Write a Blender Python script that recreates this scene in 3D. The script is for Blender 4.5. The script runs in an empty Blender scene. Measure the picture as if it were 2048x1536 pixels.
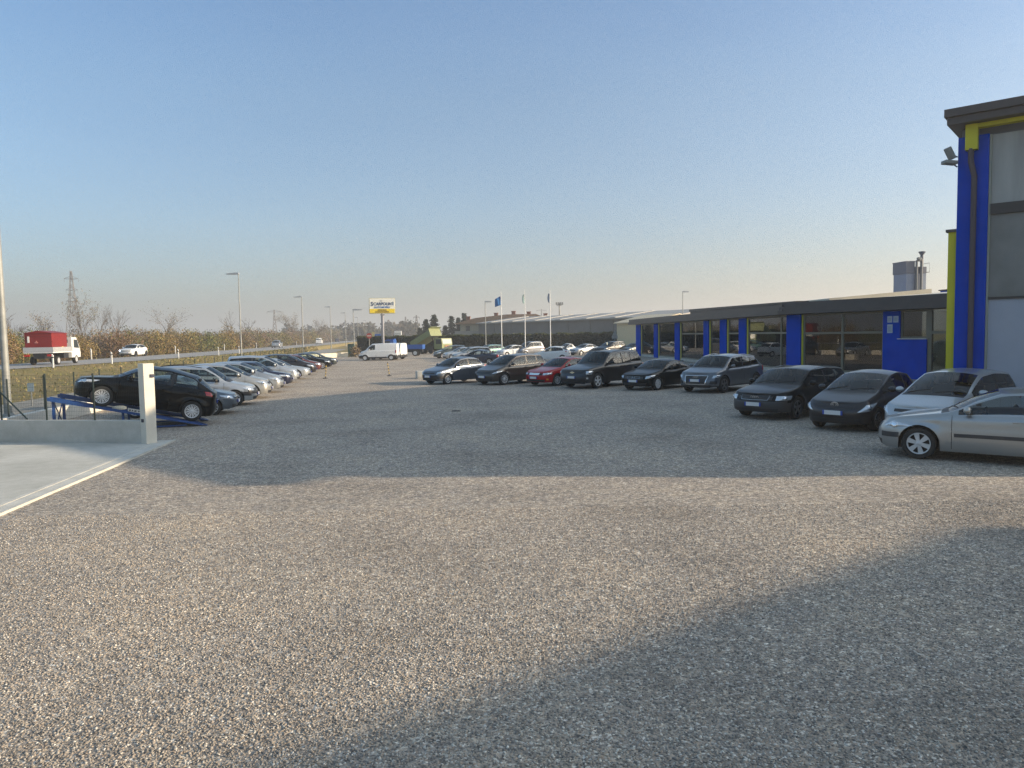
import bpy, bmesh, math, random
import numpy as np
from mathutils import Vector, Matrix
R = math.radians
rng = np.random.default_rng(11)
random.seed(11)
sc = bpy.context.scene
COL = sc.collection

# ------------------------------------------------------------------ camera, sky, sun, exposure
CAM_H = 2.65
F = 1480.0                       # focal length in pixels of the 2048 px wide photograph
PITCH = math.atan((768 - 670) / F)
ROLL = R(0.95)                   # the photograph is held slightly askew
_f = Vector((0, math.cos(PITCH), -math.sin(PITCH))); _R = Vector((1, 0, 0)); _P = _R.cross(_f)
_r = _R * math.cos(ROLL) - _P * math.sin(ROLL); _u = _R * math.sin(ROLL) + _P * math.cos(ROLL)
cd = bpy.data.cameras.new('camera')
cam = bpy.data.objects.new('camera', cd); COL.objects.link(cam)
cam.matrix_world = Matrix(((_r.x, _u.x, -_f.x, 0), (_r.y, _u.y, -_f.y, 0), (_r.z, _u.z, -_f.z, CAM_H), (0, 0, 0, 1)))
cd.sensor_width = 36.0
cd.lens = F / 2048 * 36
cd.clip_end = 9000
sc.camera = cam

SUN_EL = 16.3; SUN_AZ = 94.4       # degrees, azimuth clockwise from straight ahead
w = bpy.data.worlds.new('World'); sc.world = w
w.use_nodes = True
nt = w.node_tree
bg = nt.nodes['Background']
sky = nt.nodes.new('ShaderNodeTexSky')
sky.sky_type = 'NISHITA'
sky.sun_disc = False
sky.sun_elevation = R(SUN_EL)
sky.sun_rotation = R(SUN_AZ)
sky.altitude = 0
sky.air_density = 1.0
sky.dust_density = 1.8
sky.ozone_density = 3.5
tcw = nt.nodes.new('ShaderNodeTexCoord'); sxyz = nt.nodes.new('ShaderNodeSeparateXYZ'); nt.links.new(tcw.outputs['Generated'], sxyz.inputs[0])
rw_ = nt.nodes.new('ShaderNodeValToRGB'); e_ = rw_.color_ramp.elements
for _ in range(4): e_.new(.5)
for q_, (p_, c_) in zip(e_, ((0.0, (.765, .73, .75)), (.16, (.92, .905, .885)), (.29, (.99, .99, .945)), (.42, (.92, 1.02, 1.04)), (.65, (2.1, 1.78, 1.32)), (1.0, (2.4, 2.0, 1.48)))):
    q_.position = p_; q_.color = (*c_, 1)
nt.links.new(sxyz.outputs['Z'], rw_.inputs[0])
mw = nt.nodes.new('ShaderNodeMix'); mw.data_type = 'RGBA'; mw.blend_type = 'MULTIPLY'; mw.inputs[0].default_value = 1.0   # tints the dusty lower air; sky overhead brightened as added fill light
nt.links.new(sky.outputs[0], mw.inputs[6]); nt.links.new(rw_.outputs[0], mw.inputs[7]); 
mpw = nt.nodes.new('ShaderNodeMapping'); mpw.inputs['Scale'].default_value = (1.2, 1.2, 5); nzw = nt.nodes.new('ShaderNodeTexNoise'); nzw.inputs['Scale'].default_value = 1.6; nzw.inputs['Detail'].default_value = 5
nt.links.new(tcw.outputs['Generated'], mpw.inputs[0]); nt.links.new(mpw.outputs[0], nzw.inputs['Vector'])
rv_ = nt.nodes.new('ShaderNodeValToRGB'); rv_.color_ramp.elements[0].position = .35; rv_.color_ramp.elements[1].position = .7
rv_.color_ramp.elements[0].color = (.97, .98, .985, 1); rv_.color_ramp.elements[1].color = (1.045, 1.03, 1.015, 1); nt.links.new(nzw.outputs['Fac'], rv_.inputs[0])
mv_ = nt.nodes.new('ShaderNodeMix'); mv_.data_type = 'RGBA'; mv_.blend_type = 'MULTIPLY'; mv_.inputs[0].default_value = 1.0      # faint veils of high haze
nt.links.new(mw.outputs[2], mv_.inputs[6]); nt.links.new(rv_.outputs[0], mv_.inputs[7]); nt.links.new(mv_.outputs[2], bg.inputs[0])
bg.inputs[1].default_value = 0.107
sd = bpy.data.lights.new('sun', 'SUN')
sun = bpy.data.objects.new('sun', sd); COL.objects.link(sun)
sd.energy = 4.1
sd.angle = R(0.53)
sd.color = (1.0, 0.80, 0.56)
sv = Vector((math.cos(R(SUN_EL)) * math.sin(R(SUN_AZ)), math.cos(R(SUN_EL)) * math.cos(R(SUN_AZ)), math.sin(R(SUN_EL))))
sun.rotation_euler = sv.to_track_quat('Z', 'Y').to_euler()
sun.location = (60, 0, 40)
sc.view_settings.view_transform = 'Standard'
sc.view_settings.look = 'None'
sc.view_settings.exposure = 1.05
sc.view_settings.gamma = 1.0
sc.cycles.use_denoising = True
sc.cycles.denoising_input_passes = 'RGB_ALBEDO_NORMAL'
sc.cycles.denoising_prefilter = 'NONE'
sc.cycles.sample_clamp_indirect = 4.0
sc.cycles.sample_clamp_direct = 30.0
sc.cycles.max_bounces = 8
sc.cycles.transparent_max_bounces = 16
sc.cycles.volume_bounces = 0

def ray(u, v): return _f * F + _r * (u - 1024) - _u * (v - 768)
def gp(u, v, z=0.0):
    """the point of the level z that was seen at pixel (u, v) of the photograph"""
    d = ray(u, v); return d * ((z - CAM_H) / d.z) + Vector((0, 0, CAM_H))
def gy(u, v, Y):
    """the point at depth Y"""
    d = ray(u, v); return d * (Y / d.y) + Vector((0, 0, CAM_H))
def zat(u, v, Y): return gy(u, v, Y).z
def ku(u, v=665): d = ray(u, v); return d.x / d.y

# ------------------------------------------------------------------ materials
MATS = {}
def pmat(name, col, rough=0.6, metal=0.0, coat=0.0, spec=0.5, var=0.0, vscale=4.0, bump=0.0, bscale=40.0, emit=None, coatr=0.04):
    if name in MATS: return MATS[name]
    m = bpy.data.materials.new(name); m.use_nodes = True
    n = m.node_tree; b = n.nodes['Principled BSDF']
    b.inputs['Base Color'].default_value = (*col, 1)
    b.inputs['Roughness'].default_value = rough
    b.inputs['Metallic'].default_value = metal
    b.inputs['Specular IOR Level'].default_value = spec
    b.inputs['Coat Weight'].default_value = coat
    b.inputs['Coat Roughness'].default_value = coatr
    if var or bump:
        tc = n.nodes.new('ShaderNodeTexCoord')
    if var:
        nz = n.nodes.new('ShaderNodeTexNoise'); nz.inputs['Scale'].default_value = vscale; nz.inputs['Detail'].default_value = 6
        n.links.new(tc.outputs['Object'], nz.inputs['Vector'])
        r = n.nodes.new('ShaderNodeValToRGB')
        r.color_ramp.elements[0].position = 0.3; r.color_ramp.elements[1].position = 0.7
        r.color_ramp.elements[0].color = (*[c * (1 - var) for c in col], 1)
        r.color_ramp.elements[1].color = (*[min(1, c * (1 + var)) for c in col], 1)
        n.links.new(nz.outputs['Fac'], r.inputs[0]); n.links.new(r.outputs[0], b.inputs['Base Color'])
    if bump:
        nb = n.nodes.new('ShaderNodeTexNoise'); nb.inputs['Scale'].default_value = bscale; nb.inputs['Detail'].default_value = 4
        n.links.new(tc.outputs['Object'], nb.inputs['Vector'])
        bp = n.nodes.new('ShaderNodeBump'); bp.inputs['Strength'].default_value = bump; bp.inputs['Distance'].default_value = 0.01
        n.links.new(nb.outputs['Fac'], bp.inputs['Height']); n.links.new(bp.outputs[0], b.inputs['Normal'])
    if emit:
        b.inputs['Emission Color'].default_value = (*emit[0], 1); b.inputs['Emission Strength'].default_value = emit[1]
    MATS[name] = m
    return m

def glassmat(name, tint=(0.55, 0.6, 0.58), ior=1.5, rough=0.0):
    if name in MATS: return MATS[name]
    m = bpy.data.materials.new(name); m.use_nodes = True
    n = m.node_tree; n.nodes.clear()
    o = n.nodes.new('ShaderNodeOutputMaterial'); mx = n.nodes.new('ShaderNodeMixShader')
    t = n.nodes.new('ShaderNodeBsdfTransparent'); t.inputs[0].default_value = (*tint, 1)
    g = n.nodes.new('ShaderNodeBsdfGlossy'); g.inputs['Roughness'].default_value = rough
    f = n.nodes.new('ShaderNodeFresnel'); f.inputs['IOR'].default_value = ior
    n.links.new(f.outputs[0], mx.inputs[0]); n.links.new(t.outputs[0], mx.inputs[1]); n.links.new(g.outputs[0], mx.inputs[2])
    n.links.new(mx.outputs[0], o.inputs[0])
    MATS[name] = m
    return m

def paint(name, col, metal=0.0, rough=0.4):
    """car paint under clear coat with a little road dust in the roughness"""
    key = 'paint_' + name
    if key in MATS: return MATS[key]
    m = pmat(key, col, rough=rough, metal=metal, coat=.5 if max(col) < .03 else .8, coatr=0.03, spec=.5 if metal else .05)
    n = m.node_tree; b = n.nodes['Principled BSDF']
    tc = n.nodes.new('ShaderNodeTexCoord'); nz = n.nodes.new('ShaderNodeTexNoise')
    nz.inputs['Scale'].default_value = 3.0; nz.inputs['Detail'].default_value = 8
    n.links.new(tc.outputs['Object'], nz.inputs['Vector'])
    mr = n.nodes.new('ShaderNodeMapRange'); mr.inputs[1].default_value = 0.35; mr.inputs[2].default_value = 0.75
    mr.inputs[3].default_value = 0.012; mr.inputs[4].default_value = 0.07
    n.links.new(nz.outputs['Fac'], mr.inputs[0]); n.links.new(mr.outputs[0], b.inputs['Coat Roughness'])
    return m

RUBBER = pmat('rubber', (0.018, 0.018, 0.018), 0.8)
PLASTIC = pmat('black_plastic', (0.02, 0.02, 0.022), 0.5)
GREYPL = pmat('grey_plastic', (0.04, 0.04, 0.043), 0.55)
DARKIN = pmat('dark_interior', (0.035, 0.034, 0.033), 0.85)
SEAT = pmat('seat_cloth', (0.06, 0.058, 0.056), 0.9)
RIMM = pmat('alloy', (0.66, 0.67, 0.68), 0.3, metal=0.35)
RIMD = pmat('dark_alloy', (0.22, 0.22, 0.23), 0.3, metal=0.9)
HUBCAP = pmat('hubcap_silver', (0.55, 0.56, 0.57), 0.35, metal=0.3)
CHROME = pmat('chrome', (0.75, 0.75, 0.76), 0.1, metal=1.0)
LAMPG = pmat('lamp_lens', (0.62, 0.66, 0.7), 0.08, metal=0.55, coat=1.0)
LAMPD = pmat('lamp_lens_dark', (0.25, 0.27, 0.3), 0.08, metal=0.6, coat=1.0)
LAMPON = pmat('lamp_lit', (0.9, 0.9, 1.0), 0.2, emit=((0.85, 0.88, 1.0), 6.0))
TAIL = pmat('tail_lens', (0.38, 0.012, 0.012), 0.1, coat=1.0)
AMBER = pmat('amber_lens', (0.7, 0.25, 0.02), 0.15, coat=1.0)
PLATEW = pmat('plate_white', (0.68, 0.68, 0.66), 0.5)
PLATEB = pmat('plate_blue', (0.02, 0.06, 0.35), 0.5)
CARGLASS = glassmat('car_glass', (0.74, 0.79, 0.77), 1.6)
DARKGLASS = glassmat('tinted_glass', (0.1, 0.11, 0.11), 1.65)
GALV = pmat('galvanised_steel', (0.27, 0.28, 0.27), 0.6, metal=0.3, var=0.15, vscale=3)
WHITEP = pmat('white_paint', (0.72, 0.72, 0.7), 0.45, var=0.05, vscale=2)
FENCEG = pmat('fence_green', (0.008, 0.022, 0.022), 0.5)
def concrete(name, base, dirt=.5):
    m = pmat(name, base, .88, spec=.3, bump=.3, bscale=55); n = m.node_tree; b = n.nodes['Principled BSDF']
    tc = n.nodes.new('ShaderNodeTexCoord'); prev = None
    for sc_, lo, hi, dt in ((.55, .86, 1.08, 6), (5.0, .93, 1.05, 8), (70, .92, 1.06, 2)):
        z = n.nodes.new('ShaderNodeTexNoise'); z.inputs['Scale'].default_value = sc_; z.inputs['Detail'].default_value = dt; n.links.new(tc.outputs['Object'], z.inputs['Vector'])
        r = n.nodes.new('ShaderNodeValToRGB'); r.color_ramp.elements[0].position = .34; r.color_ramp.elements[1].position = .66
        r.color_ramp.elements[0].color = (lo, lo, lo * .985, 1); r.color_ramp.elements[1].color = (hi, hi, hi, 1); n.links.new(z.outputs['Fac'], r.inputs[0])
        x = n.nodes.new('ShaderNodeMix'); x.data_type = 'RGBA'; x.blend_type = 'MULTIPLY'; x.inputs[0].default_value = 1
        if prev is None: x.inputs[6].default_value = (*base, 1)
        else: n.links.new(prev, x.inputs[6])
        n.links.new(r.outputs[0], x.inputs[7]); prev = x.outputs[2]
    z = n.nodes.new('ShaderNodeTexNoise'); z.inputs['Scale'].default_value = 1.7; z.inputs['Detail'].default_value = 9; z.inputs['Roughness'].default_value = .7; n.links.new(tc.outputs['Object'], z.inputs['Vector'])
    r = n.nodes.new('ShaderNodeValToRGB'); r.color_ramp.elements[0].position = .58; r.color_ramp.elements[1].position = .75          # grimy stains with edges of their own
    r.color_ramp.elements[0].color = (0, 0, 0, 1); r.color_ramp.elements[1].color = (dirt, dirt, dirt, 1); n.links.new(z.outputs['Fac'], r.inputs[0])
    x = n.nodes.new('ShaderNodeMix'); x.data_type = 'RGBA'; n.links.new(r.outputs[0], x.inputs[0]); n.links.new(prev, x.inputs[6]); x.inputs[7].default_value = (*[c * .62 for c in base], 1)
    n.links.new(x.outputs[2], b.inputs['Base Color'])
    return m
CONC = concrete('concrete', (.47, .465, .43))
CONCD = pmat('concrete_kerb', (0.5, 0.49, 0.44), 0.85, var=0.12, vscale=2.5, bump=0.3, bscale=50)
BLUEP = pmat('blue_plaster', (.0, .056, .43), .9, spec=.03, var=0.10, vscale=1.5)
YELP = pmat('yellow_paint', (0.55, 0.50, 0.015), 0.6, var=0.06, vscale=2)
ROOFB = pmat('brown_sheet_metal', (.066, .053, .048), 0.45, var=0.12, vscale=2)
BARK = pmat('bark', (0.10, 0.078, 0.06), 0.9)

# ------------------------------------------------------------------ mesh builder
class MB:
    def __init__(s):
        s.v = []; s.f = []; s.m = []; s.k = {}; s.T = None
    def vid(s, p):
        if s.T is not None: p = s.T @ Vector(p)
        k = (round(p[0], 4), round(p[1], 4), round(p[2], 4))
        i = s.k.get(k)
        if i is None:
            i = len(s.v); s.v.append((p[0], p[1], p[2])); s.k[k] = i
        return i
    def face(s, pts, m=0):
        ids = []
        for p in pts:
            i = s.vid(p)
            if i not in ids: ids.append(i)
        if len(ids) > 2: s.f.append(ids); s.m.append(m)
    def raw(s, verts, faces, m=0):
        o = len(s.v)
        for p in verts:
            if s.T is not None: p = s.T @ Vector(p)
            s.v.append((p[0], p[1], p[2]))
        for f in faces: s.f.append([i + o for i in f]); s.m.append(m)
    def box(s, x0, x1, y0, y1, z0, z1, m=0, bev=0.0):
        if x1 < x0: x0, x1 = x1, x0
        if y1 < y0: y0, y1 = y1, y0
        if bev > 0:
            bm = bmesh.new(); bmesh.ops.create_cube(bm, size=1)
            for q in bm.verts:
                q.co = Vector(((x0 + x1) / 2 + q.co.x * (x1 - x0), (y0 + y1) / 2 + q.co.y * (y1 - y0), (z0 + z1) / 2 + q.co.z * (z1 - z0)))
            bmesh.ops.bevel(bm, geom=bm.edges[:], offset=bev, segments=2, affect='EDGES', profile=0.5)
            s.raw([tuple(q.co) for q in bm.verts], [[q.index for q in f.verts] for f in bm.faces], m)
            bm.free(); return
        vs = [(x0, y0, z0), (x1, y0, z0), (x1, y1, z0), (x0, y1, z0), (x0, y0, z1), (x1, y0, z1), (x1, y1, z1), (x0, y1, z1)]
        s.raw(vs, [(0, 3, 2, 1), (4, 5, 6, 7), (0, 1, 5, 4), (1, 2, 6, 5), (2, 3, 7, 6), (3, 0, 4, 7)], m)
    def tube(s, pts, r, n=8, m=0, cap=True):
        pts = [Vector(p) for p in pts]
        if not hasattr(r, '__len__'): r = [r] * len(pts)
        vs = []
        for i, p in enumerate(pts):
            d = (pts[min(i + 1, len(pts) - 1)] - pts[max(i - 1, 0)]).normalized()
            a = d.cross(Vector((0, 0, 1)) if abs(d.z) < 0.95 else Vector((1, 0, 0))).normalized(); b = d.cross(a)
            for k in range(n):
                t = 2 * math.pi * k / n
                vs.append(p + (a * math.cos(t) + b * math.sin(t)) * r[i])
        fs = []
        for i in range(len(pts) - 1):
            for k in range(n):
                fs.append((i * n + k, i * n + (k + 1) % n, (i + 1) * n + (k + 1) % n, (i + 1) * n + k))
        if cap:
            fs.append(tuple(range(n))); fs.append(tuple(range((len(pts) - 1) * n, len(pts) * n)))
        s.raw(vs, fs, m)
    def lathe(s, prof, n=24, m=0, axis='z', c=(0, 0, 0), closed=False):
        vs = []; fs = []
        for (r, h) in prof:
            for k in range(n):
                t = 2 * math.pi * k / n; a, b = r * math.cos(t), r * math.sin(t)
                p = (a, b, h) if axis == 'z' else ((a, h, b) if axis == 'y' else (h, a, b))
                vs.append((p[0] + c[0], p[1] + c[1], p[2] + c[2]))
        L = len(prof)
        for i in range(L if closed else L - 1):
            j = (i + 1) % L
            for k in range(n):
                fs.append((i * n + k, i * n + (k + 1) % n, j * n + (k + 1) % n, j * n + k))
        s.raw(vs, fs, m)
    def prism(s, poly, y0, y1, m=0, plane='xz'):
        """polygon (a, b) extruded along the third axis"""
        def P(a, b, c): return (a, c, b) if plane == 'xz' else ((c, a, b) if plane == 'yz' else (a, b, c))
        n = len(poly)
        vs = [P(a, b, y0) for a, b in poly] + [P(a, b, y1) for a, b in poly]
        fs = [tuple(range(n)), tuple(range(2 * n - 1, n - 1, -1))] + [(i, (i + 1) % n, n + (i + 1) % n, n + i) for i in range(n)]
        s.raw(vs, fs, m)
    def build(s, name, mats, parent=None, smooth=None):
        if not isinstance(mats, (list, tuple)): mats = [mats]
        me = bpy.data.meshes.new(name)
        me.from_pydata(s.v, [], s.f)
        for mm in mats: me.materials.append(mm)
        if len(mats) > 1: me.polygons.foreach_set('material_index', s.m)
        bm = bmesh.new(); bm.from_mesh(me)
        bmesh.ops.recalc_face_normals(bm, faces=bm.faces[:])
        bm.to_mesh(me); bm.free()
        if smooth is not None:
            me.shade_smooth()
            if smooth < 180: me.set_sharp_from_angle(angle=R(smooth))
        return link(name, me, parent)

def link(name, me, parent=None):
    o = bpy.data.objects.new(name, me); COL.objects.link(o)
    if parent is not None: o.parent = parent
    return o
def tag(o, label=None, cat=None, group=None, kind=None):
    for k, val in (('label', label), ('category', cat), ('group', group), ('kind', kind)):
        if val: o[k] = val
    return o
def empty(name, loc=(0, 0, 0), rz=0.0, label=None, cat=None, group=None):
    o = bpy.data.objects.new(name, None); COL.objects.link(o)
    o.location = loc; o.rotation_euler = (0, 0, rz)
    return tag(o, label, cat, group)
def npmesh(name, V, Fc, mats, mi=None, parent=None, smooth=False):
    """fast mesh from arrays (all faces with the same number of corners)"""
    me = bpy.data.meshes.new(name)
    n, k = Fc.shape
    me.vertices.add(len(V)); me.vertices.foreach_set('co', V.astype(np.float32).ravel())
    me.loops.add(n * k); me.loops.foreach_set('vertex_index', Fc.astype(np.int32).ravel())
    me.polygons.add(n); me.polygons.foreach_set('loop_start', np.arange(0, n * k, k, dtype=np.int32))
    if not isinstance(mats, (list, tuple)): mats = [mats]
    for mm in mats: me.materials.append(mm)
    if mi is not None: me.polygons.foreach_set('material_index', mi.astype(np.int32))
    me.polygons.foreach_set('use_smooth', np.full(n, smooth))
    me.update(calc_edges=True); me.validate()
    return link(name, me, parent)
def leaves(name, C, size, mats, mi=None, parent=None, up=0.0):
    """one leaf-clump quad, bent along its middle, at each centre"""
    n = len(C); size = np.broadcast_to(size, (n,))[:, None]
    a = rng.normal(size=(n, 3)); a /= np.linalg.norm(a, axis=1)[:, None]
    b = rng.normal(size=(n, 3)); b[:, 2] += up
    b -= (a * b).sum(1)[:, None] * a; b /= np.linalg.norm(b, axis=1)[:, None]
    e = 0.5 + 0.5 * rng.random((n, 1))
    V = np.stack([C - b * size * .5, C + a * size * .5 * e, C + b * size * .5, C - a * size * .5 * e], 1).reshape(-1, 3)
    Fc = np.arange(4 * n).reshape(n, 4)
    return npmesh(name, V, Fc, mats, mi, parent)
def interp(tab, x):
    if x <= tab[0][0]: return tab[0][1]
    for (a, b), (c, d) in zip(tab, tab[1:]):
        if x <= c: return b + (d - b) * (x - a) / (c - a) if c > a else d
    return tab[-1][1]
def smoothtab(tab, x, h):
    return sum(interp(tab, x + h * k / 4) * wt for k, wt in zip(range(-4, 5), (1, 2, 3, 4, 5, 4, 3, 2, 1))) / 25.0

# ------------------------------------------------------------------ vehicles
WHEELS = {}
def wheel_meshes(r, wd, style, rimmat):
    key = (round(r, 3), round(wd, 3), style, rimmat.name)
    if key in WHEELS: return WHEELS[key]
    rr = r * (0.66 if style != 'steel' else 0.62)
    t = MB()
    h = wd / 2
    t.lathe([(rr, -h * .9), (r * .80, -h), (r * .93, -h * .97), (r * .985, -h * .72), (r, -h * .3), (r, h * .3), (r * .985, h * .72), (r * .93, h * .97),
             (r * .80, h), (rr, h * .9)], 32, 0, 'y')
    t.lathe([(rr, -h * .9), (rr * .97, 0), (rr, h * .9)], 32, 0, 'y')
    t.lathe([(rr * .98, h * .15), (0.001, h * .15)], 24, 0, 'y'); t.lathe([(rr * .98, -h * .15), (0.001, -h * .15)], 24, 0, 'y')
    m = MB()
    n = {'five': 5, 'six': 6, 'ten': 10, 'multi': 11, 'steel': 9, 'seven': 7}[style]
    m.lathe([(rr * 1.02, h * .93), (rr * 1.0, h * .99), (rr * .93, h * .95), (rr * .90, h * .6), (rr * .97, h * .5)], 36, 0, 'y')
    m.lathe([(rr * .24, h * .45), (rr * .24, h * .88), (rr * .17, h * .95), (0.001, h * .97)], 18, 0, 'y')
    wid = {'five': .19, 'six': .19, 'ten': .085, 'multi': .07, 'steel': .30, 'seven': .15}[style] * rr
    for k in range(n):
        a = 2 * math.pi * k / n + .3
        arms = [0.0] if style != 'multi' else [-.13, .13]
        for da in arms:
            c0, s0 = math.cos(a), math.sin(a); c1, s1 = math.cos(a + da), math.sin(a + da)
            p0 = Vector((c0, 0, s0)) * rr * .2; p1 = Vector((c1, 0, s1)) * rr * .94
            d = (p1 - p0).normalized(); q = Vector((-d.z, 0, d.x))
            wo = wid * (1.25 if style == 'six' else .85); wi = wid * .75
            vs = []
            for p, ww, yy in ((p0, wi, h * .9), (p0 + (p1 - p0) * .55, (wi + wo) / 2, h * .84), (p1, wo, h * .88)):
                for sgn in (-1, 1):
                    for dy in (0, -h * .22): vs.append(p + q * sgn * ww + Vector((0, yy + dy, 0)))
            fs = []
            for i in (0, 4):
                fs += [(i, i + 2, i + 6, i + 4), (i + 1, i + 5, i + 7, i + 3), (i, i + 4, i + 5, i + 1), (i + 2, i + 3, i + 7, i + 6)]
            m.raw(vs, fs)
    to = t.build('wheel', RUBBER, None, 40); ro = m.build('rim', rimmat, None, 40)
    WHEELS[key] = (to.data, ro.data)
    bpy.data.objects.remove(to); bpy.data.objects.remove(ro)
    return WHEELS[key]

def add_wheels(root, spots, r, wd, style, rimmat):
    """spots: (x, y outer sign, y centre)"""
    tm, rm = wheel_meshes(r, wd, style, rimmat)
    for (x, y, sg) in spots:
        o = link('wheel', tm, root); o.location = (x, y, r)
        if sg < 0: o.rotation_euler = (0, 0, math.pi)
        link('rim', rm, o)

class Body:
    """car body surface: a plan path from nose centre round the side to tail centre, with a section on each of its columns"""
    def __init__(s, M):
        s.M = M
        L, W, H = M['L'], M['W'], M['H']
        s.top = M['top']; s.belt = M['belt']
        s.sfc = M.get('sfc', .55); s.src = M.get('src', .28); s.nn = M.get('nn', 2.5); s.nr = M.get('nr', 3.0)
        s.ax = (M['fo'], M['fo'] + M['wb']); s.ar = M['r'] * 1.13 + .012
        s.sfc = min(s.sfc, M['fo'] - s.ar - .03); s.src = min(s.src, M['L'] - s.ax[1] - s.ar - .03)
        s.zs = M.get('zs', .2)
        s.nose = M['nose']; s.tail = M['tail']
        s.tum = M.get('tum', .30)
    def wside(s, x):
        W, L = s.M['W'] / 2, s.M['L']; a, b = L * .40, L * .62
        af, ar = s.M.get('taper', (.07, .06))
        if x < a: return W * (1 - af * ((a - x) / a) ** 2)
        if x > b: return W * (1 - ar * ((x - b) / (L - b)) ** 2)
        return W
    def ztop(s, x): return smoothtab(s.top, x, s.M.get('sm', .09))
    def zbelt(s, x): return smoothtab(s.belt, x, .12)
    def zlow(s, x, arch=True):
        z = s.zs
        if x < .5: z += .03 * (1 - x / .5)
        if x > s.M['L'] - .6: z += .06 * (x - s.M['L'] + .6) / .6
        if arch:
            for a in s.ax:
                if abs(x - a) < s.ar: z = max(z, s.M['r'] + math.sqrt(max(0, s.ar ** 2 - (x - a) ** 2)))
        return z
    def col_nose(s, q):
        """q 0..1 round the nose, beyond that metres along the side"""
        sg = -1 if q < 0 else 1; q = abs(q)
        if q > 1: return s.col_side(s.sfc + q - 1, sg)
        t = q * math.pi / 2; n = s.nn
        return dict(x=s.sfc * (1 - math.cos(t) ** (2 / n)) if q < 1 else s.sfc, y=s.wside(s.sfc) * math.sin(t) ** (2 / n), cn=math.cos(t), ct=0, sy=math.sin(t), sg=sg)
    def col_tail(s, q):
        sg = -1 if q < 0 else 1; q = abs(q); L = s.M['L']
        if q > 1: return s.col_side(L - s.src - (q - 1), sg)
        t = q * math.pi / 2; n = s.nr
        return dict(x=L - (s.src * (1 - math.cos(t) ** (2 / n)) if q < 1 else s.src), y=s.wside(L - s.src) * math.sin(t) ** (2 / n), cn=0, ct=math.cos(t), sy=math.sin(t), sg=sg)
    def col_side(s, x, sg=1): return dict(x=x, y=s.wside(x), cn=0, ct=0, sy=1, sg=sg)
    def pt(s, c, z):
        x = c['x'] + c['cn'] * interp(s.nose, z) - c['ct'] * interp(s.tail, z)
        zb = s.zbelt(c['x'])
        i = interp([(.15, .07), (.24, .035), (.34, .01), (.5, 0), (.72, .004)], z) + interp([(0, .055), (.03, .03), (.08, .012), (.2, 0)], zb - z)
        i += .011 * math.exp(-((z - s.M.get('waist', zb - .26)) / .05) ** 2) - .004 * math.exp(-((z - s.M.get('waist', zb - .26) - .09) / .04) ** 2)
        for a in s.ax:
            d = math.hypot(x - a, z - s.M['r'])
            i -= s.M.get('flare', .018) * math.exp(-((d - s.ar) / .07) ** 2)
        return Vector((x, c['sg'] * max(0, c['y'] - c['sy'] * i), z))
    def out(s, c, z):
        """outward normal"""
        e = .012
        if c['cn'] or c['ct']:
            q = math.asin(min(1, c['sy'])) * 2 / math.pi; f = s.col_nose if c['cn'] else s.col_tail
            q0, q1 = max(0, q - .03), min(1, q + .03)
            A = s.pt(f(q0), z); B = s.pt(f(q1), z)
            A.y *= c['sg']; B.y *= c['sg']
            if q < .02: return Vector((-1 if c['cn'] else 1, 0, 0))
        else:
            A = s.pt(s.col_side(c['x'] - e, c['sg']), z); B = s.pt(s.col_side(c['x'] + e, c['sg']), z)
        up = s.pt(c, z + e) - s.pt(c, z - e)
        n = (B - A).cross(up)
        p = s.pt(c, z)
        if n.dot(Vector((p.x - s.M['L'] / 2, p.y * 2.5, 0))) < 0: n = -n
        return n.normalized() if n.length > 1e-9 else Vector((0, c['sg'], 0))
    def upper(s, c, zs_pt):
        """roof edge and centre of the section over shoulder point zs_pt"""
        x = zs_pt.x; zt = max(s.ztop(x), zs_pt.z + .012)
        rise = zt - zs_pt.z
        crown = min(.42 * rise, s.M.get('crown', .07))
        zr = zt - crown
        ins = .045 + s.tum * max(0, zr - zs_pt.z - .05)
        yr = abs(zs_pt.y) * max(.05, 1 - ins / (s.M['W'] / 2))
        return yr, zr, zt

def grid_patch(mb, fn, off, nu=6, nv=5, m=0, thick=.02, bulge=0.0):
    """fn(a, b) -> (point, normal), a, b in 0..1; a slab of material lying on the surface"""
    P = {}
    for i in range(nu + 1):
        for j in range(nv + 1):
            a, b = i / nu, j / nv
            p, n = fn(a, b)
            k = bulge * (16 * a * (1 - a) * b * (1 - b)) ** .5
            P[i, j] = p + n * (off + k); P[i, j, 0] = p - n * thick
    for i in range(nu):
        for j in range(nv):
            mb.face([P[i, j], P[i + 1, j], P[i + 1, j + 1], P[i, j + 1]], m)
    for i in range(nu):
        for j in (0, nv): mb.face([P[i, j], P[i + 1, j], P[i + 1, j, 0], P[i, j, 0]], m)
    for j in range(nv):
        for i in (0, nu): mb.face([P[i, j], P[i, j + 1], P[i, j + 1, 0], P[i, j, 0]], m)

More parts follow.
